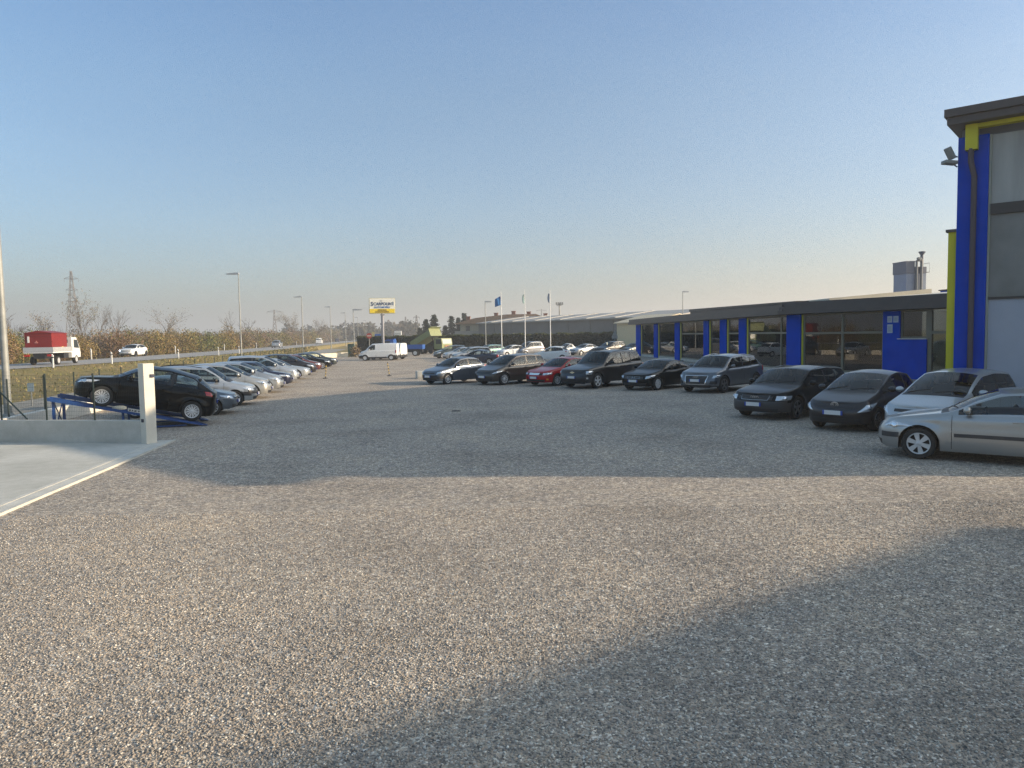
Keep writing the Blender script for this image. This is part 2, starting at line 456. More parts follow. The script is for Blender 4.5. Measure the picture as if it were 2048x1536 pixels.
def make_car(name, label, M, paintmat, loc, heading, anchor=(0, 0), cat='car', group=None, rim=('ten', None), detail=2, tilt=0.0, z0=0.0, **o):
    """anchor: local point (metres behind the nose, metres left) that stands at loc"""
    B = Body(M); L, W, H = M['L'], M['W'], M['H']; r = M['r']
    h = Vector(heading).normalized(); rz = math.atan2(h.y, h.x)
    hv = Vector((h.x, h.y, 0)); lf = Vector((-h.y, h.x, 0))
    ax = L / 2 - anchor[0]                              # local x (forward) of the anchor
    org = Vector((loc[0], loc[1], z0)) - hv * ax * math.cos(tilt) - lf * anchor[1]
    root = empty(name, org, rz, label, cat, group)
    root.rotation_euler = (0, -tilt, rz)
    if tilt: root.location.z = z0 - ax * math.sin(tilt)
    T = Matrix(((-1, 0, 0, L / 2), (0, 1, 0, 0), (0, 0, 1, 0), (0, 0, 0, 1)))   # s (from the nose) -> local x forward
    def mk():
        b = MB(); b.T = T; return b
    wins = M['wins']; doors = M.get('doors', []); gap = .010
    cowl, rf, re, rb = M['cowl'], M['rf'], M['re'], M['rb']
    lean = M.get('lean', [(0, 0), (L, 0)])
    # columns
    req = [B.sfc, L - B.src]
    for a in B.ax:
        for k in range(13): req.append(a + B.ar * math.cos(math.pi * k / 12))
    for a, b in wins: req += [a, b]
    if detail > 1:
        for a, b in doors: req += [a - gap, a, b, b + gap]
    req += [cowl + .05, rf - .03, re + .04, rb - .03]
    req = sorted(x for x in req if B.sfc <= x <= L - B.src)
    xs = []
    for x in req:
        if not xs or x - xs[-1] > .0045: xs.append(x)
    step = .12 if detail > 1 else .2
    x = B.sfc
    while x < L - B.src:
        if all(abs(x - q) > step * .4 for q in xs): xs.append(x)
        x += step
    k = re
    while k < min(rb, L - B.src):                      # steep tails need more columns
        if all(abs(k - q) > .015 for q in xs): xs.append(k)
        k += .05
    xs.sort()
    nq = 9 if detail > 1 else 6
    cols = [B.col_nose(i / nq) for i in range(nq)] + [B.col_side(x) for x in xs] + [B.col_tail(1 - i / nq) for i in range(1, nq + 1)]
    low = [0, .08, .2, .34, .48, .62, .74, .85, .94, 1]
    tt = [.10, .35, .6, .78, .90, 1.0]
    gg = [.07, .3, .55, .8, 1.0]
    S = []
    for c in cols:
        zl = B.zlow(c['x'] + c['cn'] * .1); zb = max(B.zbelt(c['x']), zl + .03)
        rows = []
        p = B.pt(c, zl); rows.append(Vector((p.x + c['cn'] * .08 - c['ct'] * .08, max(0, p.y - .09 * c['sy']), p.z + .01)))
        for f in low: rows.append(B.pt(c, zl + (zb - zl) * f))
        sp = rows[-1]
        yr, zr, zt = B.upper(c, sp)
        for t in tt:
            z = sp.z + (zr - sp.z) * t
            rows.append(Vector((sp.x + interp(lean, sp.x) * (z - sp.z), sp.y + (yr - sp.y) * t ** 1.0 + .018 * math.sin(math.pi * t) * min(1, (zr - sp.z) / .3), z)))
        e = rows[-1]; wsx = 0
        bow = M.get('bow', .10) * max(0, min(1, (sp.x - cowl + .25) / .25, (rf + .35 - sp.x) / .35)) if cowl - .25 < sp.x < rf + .35 else 0
        bow -= M.get('rbow', .05) * max(0, min(1, (sp.x - re + .2) / .2, (rb + .12 - sp.x) / .12)) if re - .2 < sp.x < rb + .12 else 0
        for g in gg:
            y = e.y * (1 - g)
            rows.append(Vector((sp.x + (e.x - sp.x) * (1 - g) - bow * (1 - (1 - g) ** 2), y, zr + (zt - zr) * (1 - (1 - g) ** 2.3))))
        S.append(rows)
    nlow = len(low); nt_ = len(tt); N = len(S[0])
    body = mk(); glass = {}; dmesh = {}
    inwin = lambda x: next((i for i, (a, b) in enumerate(wins) if a - 1e-3 < x < b + 1e-3), None)
    indoor = lambda x: next((i for i, (a, b) in enumerate(doors) if a - 1e-3 < x < b + 1e-3), None)
    cladz = M.get('clad', 0); bz = M.get('bumper', None)
    for i in range(len(S) - 1):
        ca, cb = cols[i], cols[i + 1]
        side = ca['sy'] > .999 and cb['sy'] > .999
        xm = (ca['x'] + cb['x']) / 2
        isgap = detail > 1 and side and any(abs(ca['x'] - (a - gap)) < 1e-4 and abs(cb['x'] - a) < 1e-4 or abs(ca['x'] - b) < 1e-4 and abs(cb['x'] - (b + gap)) < 1e-4 for a, b in doors)
        for j in range(N - 1):
            q = [S[i][j], S[i + 1][j], S[i + 1][j + 1], S[i][j + 1]]
            zm = sum(p.z for p in q) / 4
            for sg in (1, -1):
                Q = [Vector((p.x, p.y * sg, p.z)) for p in q]
                if j == 0: body.face(Q, 1); continue
                if j < nlow:
                    if side and isgap and j > 1: continue
                    mi = 0
                    if zm < cladz: mi = 1
                    if bz and (xm < B.ax[0] - B.ar * .7 or xm > B.ax[1] + B.ar * .7) and bz[0] < zm < bz[1]: mi = 1
                    d = indoor(xm) if side and detail > 1 and j > 1 else None
                    if d is not None: dmesh.setdefault((d, sg), mk()).face(Q, mi)
                    else: body.face(Q, mi)
                    continue
                if j < nlow + nt_:
                    t0 = j - nlow
                    if side and 1 <= t0 <= 4:
                        wi = inwin(xm)
                        if wi is not None: glass.setdefault(('side_window', wi, sg), mk()).face(Q, 0); continue
                        if any(abs(xm - (wins[k][1] + wins[k + 1][0]) / 2) < (wins[k + 1][0] - wins[k][1]) / 2 for k in range(len(wins) - 1)) and M.get('blackpillar', 1):
                            body.face(Q, 1); continue
                    body.face(Q, 2 if M.get('roof2') and xm > cowl and t0 >= 4 else 0); continue
                g0 = j - nlow - nt_
                if g0 >= 1 or True:
                    if cowl + .045 < xm < rf - .025 and side and g0 >= 1 - 1 and j > nlow + nt_: glass.setdefault(('windscreen', 0, 0), mk()).face(Q, 0); continue
                    if M.get('rearglass', 1) and re + .035 < xm < rb - .025 and j > nlow + nt_ and M['top'] and (side or ca['sy'] > .75): glass.setdefault(('rear_window', 0, 0), mk()).face(Q, 0); continue
                    if cowl - .09 < xm <= cowl + .05 and side and g0 >= 1: body.face(Q, 1); continue
                body.face(Q, 2 if M.get('roof2') and xm > cowl else 0)
    body.build('body', [paintmat, GREYPL if o.get('greyclad') else PLASTIC, M.get('roof2') or paintmat], root, 38)
    for (nm, wi, sg), b in glass.items():
        mg = CARGLASS
        if nm == 'side_window' and wi >= o.get('tintfrom', 99) or nm == 'rear_window' and o.get('tintfrom', 99) < 99: mg = DARKGLASS
        b.build(nm, mg, root, 180)
    # underbody and cabin
    u = mk(); yw = W / 2 - .3
    u.box(.25, L - .25, -yw, yw, B.zs - .01, B.zs + .22, 0)
    u.box(B.ax[0] + B.ar + .02, B.ax[1] - B.ar - .02, -W / 2 + .1, W / 2 - .1, B.zs + .02, B.zs + .2, 0)
    u.box(B.ax[0] - B.ar, B.ax[0] + B.ar, -yw, yw, B.zs + .2, B.zbelt(B.ax[0]) - .1, 0)
    u.box(B.ax[1] - B.ar, min(L - .3, B.ax[1] + B.ar), -yw, yw, B.zs + .2, B.zbelt(B.ax[1]) - .16, 0)
    u.build('underbody', PLASTIC, root)
    cab = mk(); zb = B.zbelt(cowl + .6); seat_s = M.get('seats', [cowl + 1.2, cowl + 2.0])
    cab.box(cowl + .1, cowl + .5, -W / 2 + .16, W / 2 - .16, zb - .4, zb - .03, 0, .04)
    if o.get('cabin', True):
        for k, ss in enumerate(seat_s):
            for sy in (-.36, .36):
                zz = min(H - .33, zb + .22)
                cab.prism([(ss, B.zs + .25), (ss + .14, B.zs + .25), (ss + .30, zz), (ss + .2, zz)], sy - .23, sy + .23, 1)
                cab.box(ss + .2, ss + .3, sy - .12, sy + .12, zz + .02, zz + .2, 1, .03)
                cab.box(ss - .45, ss + .1, sy - .24, sy + .24, B.zs + .2, B.zs + .38, 1)
        cab.lathe([(.165, -.012), (.18, 0), (.165, .012), (.15, 0)], 14, 0, 'x', (cowl + .62, .36, zb - .02), True)
    cab.build('cabin', [DARKIN, SEAT], root, 35)
    yo = W / 2 - M.get('tyre', .2) / 2 - .012
    add_wheels(root, [(L / 2 - a, sg * (yo - .0), sg) for a in B.ax for sg in (1, -1)], r, M.get('tyre', .2), rim[0], rim[1] or RIMM)
    # lamps, grille, plates and so on lie on the body surface
    def surf(kind):
        colf = {'n': B.col_nose, 't': B.col_tail}.get(kind)
        def f(q, z):
            c = colf(q) if colf else B.col_side(abs(q), 1 if q > 0 else -1)
            z = min(z, B.zbelt(c['x']) - .012)
            return B.pt(c, z), B.out(c, z)
        return f
    def quad(f, corners, sgn=1):
        (q0, z0), (q1, z1), (q2, z2), (q3, z3) = corners      # lower inner, lower outer, upper outer, upper inner
        def g(a, b):
            q = (q0 * (1 - a) + q1 * a) * (1 - b) + (q3 * (1 - a) + q2 * a) * b
            z = (z0 * (1 - a) + z1 * a) * (1 - b) + (z3 * (1 - a) + z2 * a) * b
            return f(q * sgn, z)
        return g
    fn, ft, fs = surf('n'), surf('t'), surf('s')
    def decal(nm, kind, corners, mat, off=.006, both=True, bulge=0.0, nu=8, nv=4, parent=None):
        res = []
        for sg in ((1, -1) if both else (1,)):
            b = mk(); grid_patch(b, quad({'n': fn, 't': ft, 's': fs}[kind], corners, sg), off, nu, nv, 0, .02, bulge)
            res.append(b.build(nm, mat, parent or root, 50))
        return res
    if 'lamp' in M:
        hl = decal('headlight', 'n', M['lamp'], o.get('lampmat', LAMPG), .004, True, .02)
        if detail > 1:
            for sg, hp in zip((1, -1), hl):
                b = mk(); cc = M['lamp']; q = sum(c[0] for c in cc) / 4; z = sum(c[1] for c in cc) / 4
                p, n = fn(q * sg, z)
                T0 = b.T; b.T = T0 @ Matrix.Translation(p + n * .012) @ n.to_track_quat('Z', 'Y').to_matrix().to_4x4()
                b.lathe([(.062, .008), (.055, .016), (.03, .019), (.001, .02)], 16, 0, 'z')
                b.build('reflector', CHROME, hp, 60)
    if 'tlamp' in M: decal('tail_light', 't', M['tlamp'], TAIL, .004, True, .012)
    for nm, kind, corners, mat, both in M.get('decals', []):
        decal(nm, kind, corners, mat, .005, both)
    for kk, (nm, kind, corners, mat, both) in enumerate(o.get('decals', [])):
        decal(nm, kind, corners, mat, .009 + .005 * kk, both)
    for kind, zc in (('n', M.get('plate', .45)), ('t', M.get('rplate', .7))):
        if kind == 'n' and o.get('noplate'): continue
        b = mk()
        f = fn if kind == 'n' else ft
        p, n = f(0, zc); sx = -1 if kind == 'n' else 1
        x0 = p.x + sx * .03
        b.box(min(x0, x0 + sx * .012), max(x0, x0 + sx * .012), -.215, .215, zc - .055, zc + .055, 0)
        b.box(min(x0 - sx * .06, x0), max(x0 - sx * .06, x0), -.2, .2, zc - .04, zc + .04, 1)
        for sg in (1, -1):
            b.box(min(x0, x0 + sx * .014), max(x0, x0 + sx * .014), sg * .215, sg * .262, zc - .055, zc + .055, 1)
        b.build('licence_plate', [PLATEW, PLATEB], root)
    for (d, sg), b in dmesh.items():
        dob = b.build('door', [paintmat, PLASTIC], root, 38)
        hb = mk(); a, e = doors[d]; zh = B.zbelt(e - .2) - M.get('hdrop', .1)
        p, n = fs(sg * (e - .16), zh)
        hb.box(p.x - .11, p.x + .09, p.y + sg * .012, p.y + sg * .04, zh - .016, zh + .016, 0, .008)
        hb.build('handle', o.get('handlemat', paintmat), dob, 40)
    if o.get('mirrors', True):
        for sg in (1, -1):
            b = mk(); xm = cowl + M.get('mir', .38); zz = B.zbelt(xm) + .09; yy = B.wside(xm) - .06
            b.box(xm - .05, xm + .04, sg * yy, sg * (yy + .1), zz - .05, zz - .01, 1)
            bm = bmesh.new(); bmesh.ops.create_uvsphere(bm, u_segments=10, v_segments=8, radius=1)
            vs = [(xm + q.co.x * .085 - (.03 if q.co.x > 0 else 0) * q.co.x, sg * (yy + .15) + q.co.y * .11, zz + .03 + q.co.z * .075) for q in bm.verts]
            b.raw(vs, [[q.index for q in f.verts] for f in bm.faces], 0); bm.free()
            b.build('wing_mirror', [o.get('mirmat', paintmat), PLASTIC], root, 60)
    if o.get('rails'):
        for sg in (1, -1):
            b = mk(); a, e = rf + .1, re - .05; pts = []
            for k in range(11):
                x = a + (e - a) * k / 10; c = B.col_side(x); yr, zr, zt = B.upper(c, B.pt(c, B.zbelt(x)))
                pts.append((x, sg * (yr - .02), zr + .01 + o.get('railh', .035) * min(1, 4 * min(k, 10 - k) / 10)))
            b.tube(pts, .016, 6); b.build('roof_rail', o['rails'], root, 50)
    if detail > 1:
        for sg in (1, -1):
            b = mk(); pts = []
            for k in range(5):
                x = cowl + .07 + .05 * k * .6; c = B.col_side(x); yr, zr, zt = B.upper(c, B.pt(c, B.zbelt(x)))
                y = (.06 if sg > 0 else -.62) + k * .13
                g = 1 - abs(y) / yr
                pts.append((x - .085 * (1 - (1 - g) ** 2), y, zr + (zt - zr) * (1 - (1 - g) ** 2.3) + .012))
            b.tube(pts, .010, 4); b.build('wiper', PLASTIC, root)
    root['body_len'] = L
    return root, B, mk, fn

def emblem_at(root, mk, fn, z, build, mat, nm='emblem'):
    """a badge standing on the nose; build(mb) draws it in the plane (across, up) facing forward"""
    p, n = fn(0.0, z); b = mk(); T0 = b.T
    b.T = T0 @ Matrix(((0, 0, -1, p.x - .012), (1, 0, 0, 0), (0, 1, 0, z), (0, 0, 0, 1)))
    build(b); b.build(nm, mat, root, 50)
def ring(b, cx, cy, r, t, sx=1.0, n=20):
    vs = []; fs = []
    for k in range(n):
        a = 2 * math.pi * k / n
        for rr, h in ((r - t, 0), (r - t, .012), (r + t, .012), (r + t, 0)):
            vs.append((cx + rr * math.cos(a) * sx, cy + rr * math.sin(a), h))
    for k in range(n):
        for j in range(4): fs.append((k * 4 + j, k * 4 + (j + 1) % 4, ((k + 1) % n) * 4 + (j + 1) % 4, ((k + 1) % n) * 4 + j))
    b.raw(vs, fs)

# ------------------------------------------------------------------ ground, yard, road
RDV = Vector((-.155, 1, 0)).normalized(); NLV = Vector((-RDV.y, RDV.x, 0))     # along the road, and to its left
BEND = [(-200, 30), (0, 12), (30, 6), (50, 1.4), (60, -1.3), (75, -3.7), (95, -5.4), (130, -6.8), (200, -8.0), (700, -8.6)]
def rp(o, t, z=0.0):
    """o metres left of the road line through the camera, t metres along it"""
    if o > 17: o += min(1, (o - 17) / 8) * interp(BEND, t)      # the road swings away towards the near end
    p = NLV * o + RDV * t
    return Vector((p.x, p.y, z))
def nodes(name):
    m = bpy.data.materials.new(name); m.use_nodes = True
    return m, m.node_tree, m.node_tree.nodes['Principled BSDF']
def ramp(n, stops, inp):
    r = n.nodes.new('ShaderNodeValToRGB'); e = r.color_ramp.elements
    while len(e) < len(stops): e.new(0.5)
    for q, (p, c) in zip(e, stops): q.position = p; q.color = (*c, 1)
    n.links.new(inp, r.inputs[0]); return r.outputs[0]
def noise(n, vec, scale, detail=5):
    z = n.nodes.new('ShaderNodeTexNoise'); z.inputs['Scale'].default_value = scale; z.inputs['Detail'].default_value = detail
    n.links.new(vec, z.inputs['Vector']); return z.outputs['Fac']
def mixc(n, a, b, fac, mode='MIX'):
    x = n.nodes.new('ShaderNodeMix'); x.data_type = 'RGBA'; x.blend_type = mode
    for s, v in ((0, fac), (6, a), (7, b)):
        if hasattr(v, 'links') or hasattr(v, 'is_linked'): n.links.new(v, x.inputs[s])
        else: x.inputs[s].default_value = v if s == 0 else (*v, 1)
    return x.outputs[2]

PEB = [(0.00, (0.137, 0.128, 0.116)), (0.16, (0.197, 0.185, 0.168)), (0.32, (0.325, 0.289, 0.241)), (0.48, (0.365, 0.300, 0.237)), (0.62, (0.414, 0.368, 0.308)), (0.78, (0.278, 0.249, 0.213)), (0.90, (0.487, 0.452, 0.390)), (1.00, (0.695, 0.659, 0.587))]
def gravel_material():
    m, n, b = nodes('gravel')
    tc = n.nodes.new('ShaderNodeTexCoord'); v = tc.outputs['Object']
    wob = n.nodes.new('ShaderNodeTexNoise'); wob.inputs['Scale'].default_value = 30; n.links.new(v, wob.inputs['Vector'])
    add = n.nodes.new('ShaderNodeVectorMath'); add.operation = 'MULTIPLY_ADD'; add.inputs[1].default_value = (.012, .012, .012)
    n.links.new(wob.outputs['Color'], add.inputs[0]); n.links.new(v, add.inputs[2])
    vo = n.nodes.new('ShaderNodeTexVoronoi'); vo.inputs['Scale'].default_value = 52; n.links.new(add.outputs[0], vo.inputs['Vector'])
    sp = n.nodes.new('ShaderNodeSeparateColor'); n.links.new(vo.outputs['Color'], sp.inputs[0])
    c = ramp(n, PEB, sp.outputs[0])
    big = ramp(n, [(.30, (.80, .79, .78)), (.5, (1, 1, 1)), (.72, (1.16, 1.12, 1.06))], noise(n, v, .35, 4))
    c = mixc(n, c, big, 1.0, 'MULTIPLY')
    st = ramp(n, [(.35, (.88, .88, .90)), (.65, (1.13, 1.10, 1.06))], noise(n, v, 3.6, 8))
    c = mixc(n, c, st, 1.0, 'MULTIPLY')
    gr = ramp(n, [(.36, (.74, .74, .75)), (.5, (1, 1, 1)), (.64, (1.28, 1.26, 1.23))], noise(n, v, 11, 3))
    c = mixc(n, c, gr, 1.0, 'MULTIPLY')
    n.links.new(c, b.inputs['Base Color']); b.inputs['Roughness'].default_value = .9
    b.inputs['Specular IOR Level'].default_value = .2
    inv = n.nodes.new('ShaderNodeMath'); inv.operation = 'SUBTRACT'; inv.inputs[0].default_value = 1; n.links.new(vo.outputs['Distance'], inv.inputs[1])
    bp = n.nodes.new('ShaderNodeBump'); bp.inputs['Strength'].default_value = .6; bp.inputs['Distance'].default_value = .010
    n.links.new(inv.outputs[0], bp.inputs['Height']); n.links.new(bp.outputs[0], b.inputs['Normal'])
    return m
GRAVEL = gravel_material()
def grass_material(name, stops, scale):
    m, n, b = nodes(name)
    tc = n.nodes.new('ShaderNodeTexCoord'); v = tc.outputs['Object']
    c = ramp(n, stops, noise(n, v, scale, 8))
    f = ramp(n, [(.3, (.85, .85, .85)), (.7, (1.15, 1.15, 1.12))], noise(n, v, 9, 4))
    n.links.new(mixc(n, c, f, 1.0, 'MULTIPLY'), b.inputs['Base Color']); b.inputs['Roughness'].default_value = .95; b.inputs['Specular IOR Level'].default_value = .1
    bp = n.nodes.new('ShaderNodeBump'); bp.inputs['Strength'].default_value = .5; bp.inputs['Distance'].default_value = .05
    n.links.new(noise(n, v, 14, 5), bp.inputs['Height']); n.links.new(bp.outputs[0], b.inputs['Normal'])
    return m
VERGE = grass_material('dry_grass', [(.25, (.165, .148, .062)), (.42, (.19, .160, .074)), (.55, (.21, .168, .084)), (.72, (.175, .155, .068)), (.85, (.225, .18, .095))], .30)
FIELD = grass_material('field_grass', [(.3, (.10, .10, .05)), (.5, (.14, .12, .07)), (.7, (.09, .10, .045))], .05)
def asphalt(name, base):
    m, n, b = nodes(name)
    tc = n.nodes.new('ShaderNodeTexCoord'); v = tc.outputs['Object']
    c = ramp(n, [(.3, tuple(x * .82 for x in base)), (.7, tuple(x * 1.18 for x in base))], noise(n, v, .8, 8))
    g = ramp(n, [(.3, (.8, .8, .8)), (.7, (1.2, 1.2, 1.2))], noise(n, v, 80, 2))
    n.links.new(mixc(n, c, g, 1.0, 'MULTIPLY'), b.inputs['Base Color']); b.inputs['Roughness'].default_value = .85
    return m
ASPH = asphalt('road_asphalt', (.27, .262, .25)); ASPH2 = asphalt('lane_asphalt', (.25, .24, .21))

def strip(name, offs, ts, mat, kind='structure'):
    mb = MB()
    for t0, t1 in zip(ts, ts[1:]):
        for (o0, z0), (o1, z1) in zip(offs, offs[1:]):
            mb.face([rp(o0, t0, z0), rp(o1, t0, z1), rp(o1, t1, z1), rp(o0, t1, z0)])
    ob = mb.build(name, mat, None, 60); ob['kind'] = kind
    return ob
TS = [-160, -40, 0, 15, 30, 40, 50, 60, 70, 80, 90, 100, 130, 180, 260, 400, 700, 1200, 2200, 3400]
PROF = [(-2500, -.06), (-900, -.06), (-200, -.06), (10.8, -.06), (11.5, -.01), (17, -.01), (19, .10), (21, .28), (23.5, .62), (25.3, .84), (26, .87), (34.6, .87), (35.4, .85), (38, .6), (41, .4), (60, .3), (200, 0), (900, 0), (2500, 0)]
strip('ground', PROF, TS, VERGE)
strip('lane', [(11.5, .004), (16.9, .004)], TS[:14], ASPH2)
strip('road', [(26.0, .90), (30.2, .925), (34.6, .90)], TS[:17], ASPH)
WHL = pmat('road_paint', (.55, .55, .53), .7, var=.15, vscale=3)
mb = MB()
for o in (26.35, 34.25):
    for t0, t1 in zip(TS[:15], TS[1:15]):
        z = .90 + .025 * min(abs(o - 26), abs(34.6 - o)) / 4.2 + .005
        mb.face([rp(o - .07, t0, z), rp(o + .07, t0, z), rp(o + .07, t1, z), rp(o - .07, t1, z)])
for k in range(60):
    t0 = 20 + k * 7.5
    mb.face([rp(30.13, t0, .930), rp(30.27, t0, .930), rp(30.27, t0 + 3, .930), rp(30.13, t0 + 3, .930)])
ob = mb.build('road_markings', WHL); ob['kind'] = 'structure'
# gravel yard: one gently uneven sheet
xs_ = np.concatenate([np.linspace(-60, -16, 12), np.linspace(-15, 15, 61), np.linspace(17, 90, 26)]); ys_ = np.concatenate([np.linspace(-30, 2, 8), np.linspace(2.5, 40, 76), np.linspace(42, 128, 44)])
mb = MB()
def lotz(x, y): return .0 + .012 * math.sin(x * .9 + 1.3) * math.sin(y * .6) * (1 if y > 4 else 0)
def lotx(x, y):
    lim = -11.3 * 1.0119 - .155 * y
    return max(x, lim)
for j in range(len(ys_) - 1):
    for i in range(len(xs_) - 1):
        q = [(lotx(xs_[a], ys_[b_]), ys_[b_]) for a, b_ in ((i, j), (i + 1, j), (i + 1, j + 1), (i, j + 1))]
        if max(p[0] for p in q) - min(p[0] for p in q) < .01: continue
        mb.face([(x, y, lotz(x, y)) for x, y in q])
ob = mb.build('gravel_yard', GRAVEL, None, 180); ob['kind'] = 'structure'
# loose pebbles where they are big enough to be seen one by one
def pebbles():
    bm = bmesh.new(); bmesh.ops.create_icosphere(bm, subdivisions=1, radius=1)
    bv = np.array([tuple(q.co) for q in bm.verts]); bf = np.array([[q.index for q in f.verts] for f in bm.faces]); bm.free()
    N = 150000
    y = 3.2 + (rng.random(N) ** 1.45) * 8.0; x = (rng.random(N) * 2 - 1) * (.78 * y + .4)
    ok = x > (-7.55 - .124 * (y - 11.2)) - np.where(rng.random(N) < .05, .4 * rng.random(N), 0)
    x, y = x[ok], y[ok]; N = len(x)
    s = .0058 + .0062 * rng.random(N) ** 1.6
    sc3 = np.stack([s * (.9 + .5 * rng.random(N)), s * (.8 + .3 * rng.random(N)), s * (.42 + .28 * rng.random(N))], 1)
    a = rng.random(N) * 6.283; ti = rng.normal(0, .25, (N, 2))
    V = bv[None] * sc3[:, None] * (1 + .16 * rng.normal(size=(N, len(bv), 1)))
    ca, sa = np.cos(a)[:, None], np.sin(a)[:, None]
    X = V[..., 0] * ca - V[..., 1] * sa; Y = V[..., 0] * sa + V[..., 1] * ca; Z = V[..., 2] + X * ti[:, :1] + Y * ti[:, 1:]
    zz = np.array([lotz(p, q) for p, q in zip(x, y)]); zz = np.where(x < -7.5 - .124 * (y - 11.2), .04, zz)
    V = np.stack([X + x[:, None], Y + y[:, None], Z + (zz + s * .12)[:, None]], 2).reshape(-1, 3)
    Fc = (bf[None] + (np.arange(N) * len(bv))[:, None, None]).reshape(-1, 3)
    m, n, b = nodes('pebble')
    g = n.nodes.new('ShaderNodeNewGeometry')
    tc = n.nodes.new('ShaderNodeTexCoord')
    big = ramp(n, [(.30, (.80, .79, .78)), (.5, (1, 1, 1)), (.72, (1.16, 1.12, 1.06))], noise(n, tc.outputs['Object'], .35, 4))
    n.links.new(mixc(n, ramp(n, PEB, g.outputs['Random Per Island']), big, 1.0, 'MULTIPLY'), b.inputs['Base Color'])
    b.inputs['Roughness'].default_value = .85; b.inputs['Specular IOR Level'].default_value = .3
    ob = npmesh('gravel', V, Fc, m, smooth=True); ob['kind'] = 'stuff'
pebbles()

# concrete entrance slab with its flush kerb
kA, kB = gp(352, 882), gp(0, 1033)
PW = gp(292, 890); WD = Vector((-.9885, .151, 0)).normalized(); WN = Vector((.151, .9885, 0))      # gate pillar; direction of the low wall
PWL = PW + WD * 32 + WN * .2; PWR = PW + WN * .2 + WD * .10
kd = (kB - kA).normalized(); kn = Vector((kd.y, -kd.x, 0));  kn = kn if kn.x < 0 else -kn     # to the slab side
far = kA; near = kA + kd * 40
mb = MB()
i0, i1 = kA + kn * .42, near + kn * .42
mb.face([i0 + Vector((0, 0, .03)), i1 + Vector((0, 0, .03)), Vector((-40, near.y, .03)), PWL + Vector((0, 0, .03)), PWR + Vector((0, 0, .03))])
ob = mb.build('concrete_slab', CONC); ob['kind'] = 'structure'
mb = MB()
def kerb(a, b, z0, z1):
    c = [far + kn * a, near + kn * a, near + kn * b, far + kn * b]
    mb.raw([(p.x, p.y, z) for z in (z0, z1) for p in c], [(0, 1, 2, 3), (4, 5, 6, 7), (0, 1, 5, 4), (1, 2, 6, 5), (2, 3, 7, 6), (3, 0, 4, 7)])
kerb(.0, .06, -.05, .045); kerb(.06, .30, -.05, .035); kerb(.31, .415, -.05, .04)
ob = mb.build('kerb', CONCD); ob['kind'] = 'structure'

# ------------------------------------------------------------------ walls, gate pillar, fences
def along(mb, A, B, t, z0, z1, m=0, bev=0.0):
    A, B = Vector(A).to_3d(), Vector(B).to_3d(); d = (B - A); L = d.length; d.normalize()
    T0 = mb.T; F_ = Matrix(((d.x, -d.y, 0, A.x), (d.y, d.x, 0, A.y), (0, 0, 1, 0), (0, 0, 0, 1)))
    mb.T = (T0 @ F_) if T0 is not None else F_
    mb.box(0, L, -t / 2, t / 2, z0, z1, m, bev); mb.T = T0
W0, W1 = PW + WD * .12 + WN * .24, PW + WD * 4.55 + WN * .24
mb = MB(); along(mb, W0, W1, .2, -.1, .61, 0, .015)
tag(mb.build('low_wall', CONC), 'low concrete wall running left from the white gate pillar', 'wall')
mb = MB(); WO = 11.42
for t0, t1 in ((21.2, 40), (40.01, 66), (66.01, 98)): along(mb, rp(WO, t0), rp(WO, t1), .24, -.1, .47, 0, .015)
tag(mb.build('low_wall', pmat('pale_wall', (.62, .60, .54), .85, var=.1, vscale=1.2, bump=.2)), 'long low concrete wall behind the roadside row of cars', 'wall')
root = empty('gate_pillar', PW + WN * .14, R(53), 'white square gate pillar at the end of the low wall', 'pillar')
mb = MB(); mb.box(-.14, .14, -.14, .14, -.05, 2.08, 0, .012); mb.build('post', pmat('pillar_render', (.62, .585, .50), .8, var=.06, vscale=3, bump=.2), root)
# the two photocells
for (x0, x1, y0, y1, z) in ((.02, .12, -.17, -.139, 1.72), (-.17, -.139, -.05, .04, .58)):
    mb = MB(); mb.box(x0, x1, y0, y1, z, z + .085, 0, .006); mb.build('photocell', pmat('photocell', (.02, .025, .05), .3), root)

def fence(label, pts, z0, hgt, skip_first=False):
    root = empty('wire_fence', pts[0], 0, label, 'fence')
    o0 = Vector(pts[0]); pts = [Vector(p) - o0 for p in pts]
    for p in pts:
        mb = MB(); mb.tube([(p.x, p.y, z0), (p.x, p.y, z0 + hgt)], .024, 7); mb.lathe([(.028, z0 + hgt), (.02, z0 + hgt + .015), (.001, z0 + hgt + .02)], 7, 0, 'z', (p.x, p.y, 0))
        mb.build('post', FENCEG, root, 60)
    mb = MB()
    for a, b in zip(pts, pts[1:]):
        d = b - a; L = d.length; d.normalize(); s = Vector((-d.y, d.x, 0)) * .0016
        for k in range(int(L / .05)):
            p = a + d * (k * .05 + .025)
            mb.raw([p + d * .0016 + Vector((0, 0, z0 + .02)), p - d * .0016 + Vector((0, 0, z0 + .02)), p + s + Vector((0, 0, z0 + .02)),
                    p + d * .0016 + Vector((0, 0, z0 + hgt - .02)), p - d * .0016 + Vector((0, 0, z0 + hgt - .02)), p + s + Vector((0, 0, z0 + hgt - .02))], [(0, 1, 4, 3), (1, 2, 5, 4), (2, 0, 3, 5)])
        for k in range(12):
            z = z0 + .03 + k * (hgt - .06) / 11; rr = .0017
            mb.raw([a + Vector((0, 0, z + rr)), a + Vector((0, 0, z - rr)), a + s + Vector((0, 0, z)), b + Vector((0, 0, z + rr)), b + Vector((0, 0, z - rr)), b + s + Vector((0, 0, z))], [(0, 1, 4, 3), (1, 2, 5, 4), (2, 0, 3, 5)])
    mb.build('wire_mesh', FENCEG, root)
    return root
f0 = gp(173, 843, .61); fs0 = (f0 - PW).dot(WD)
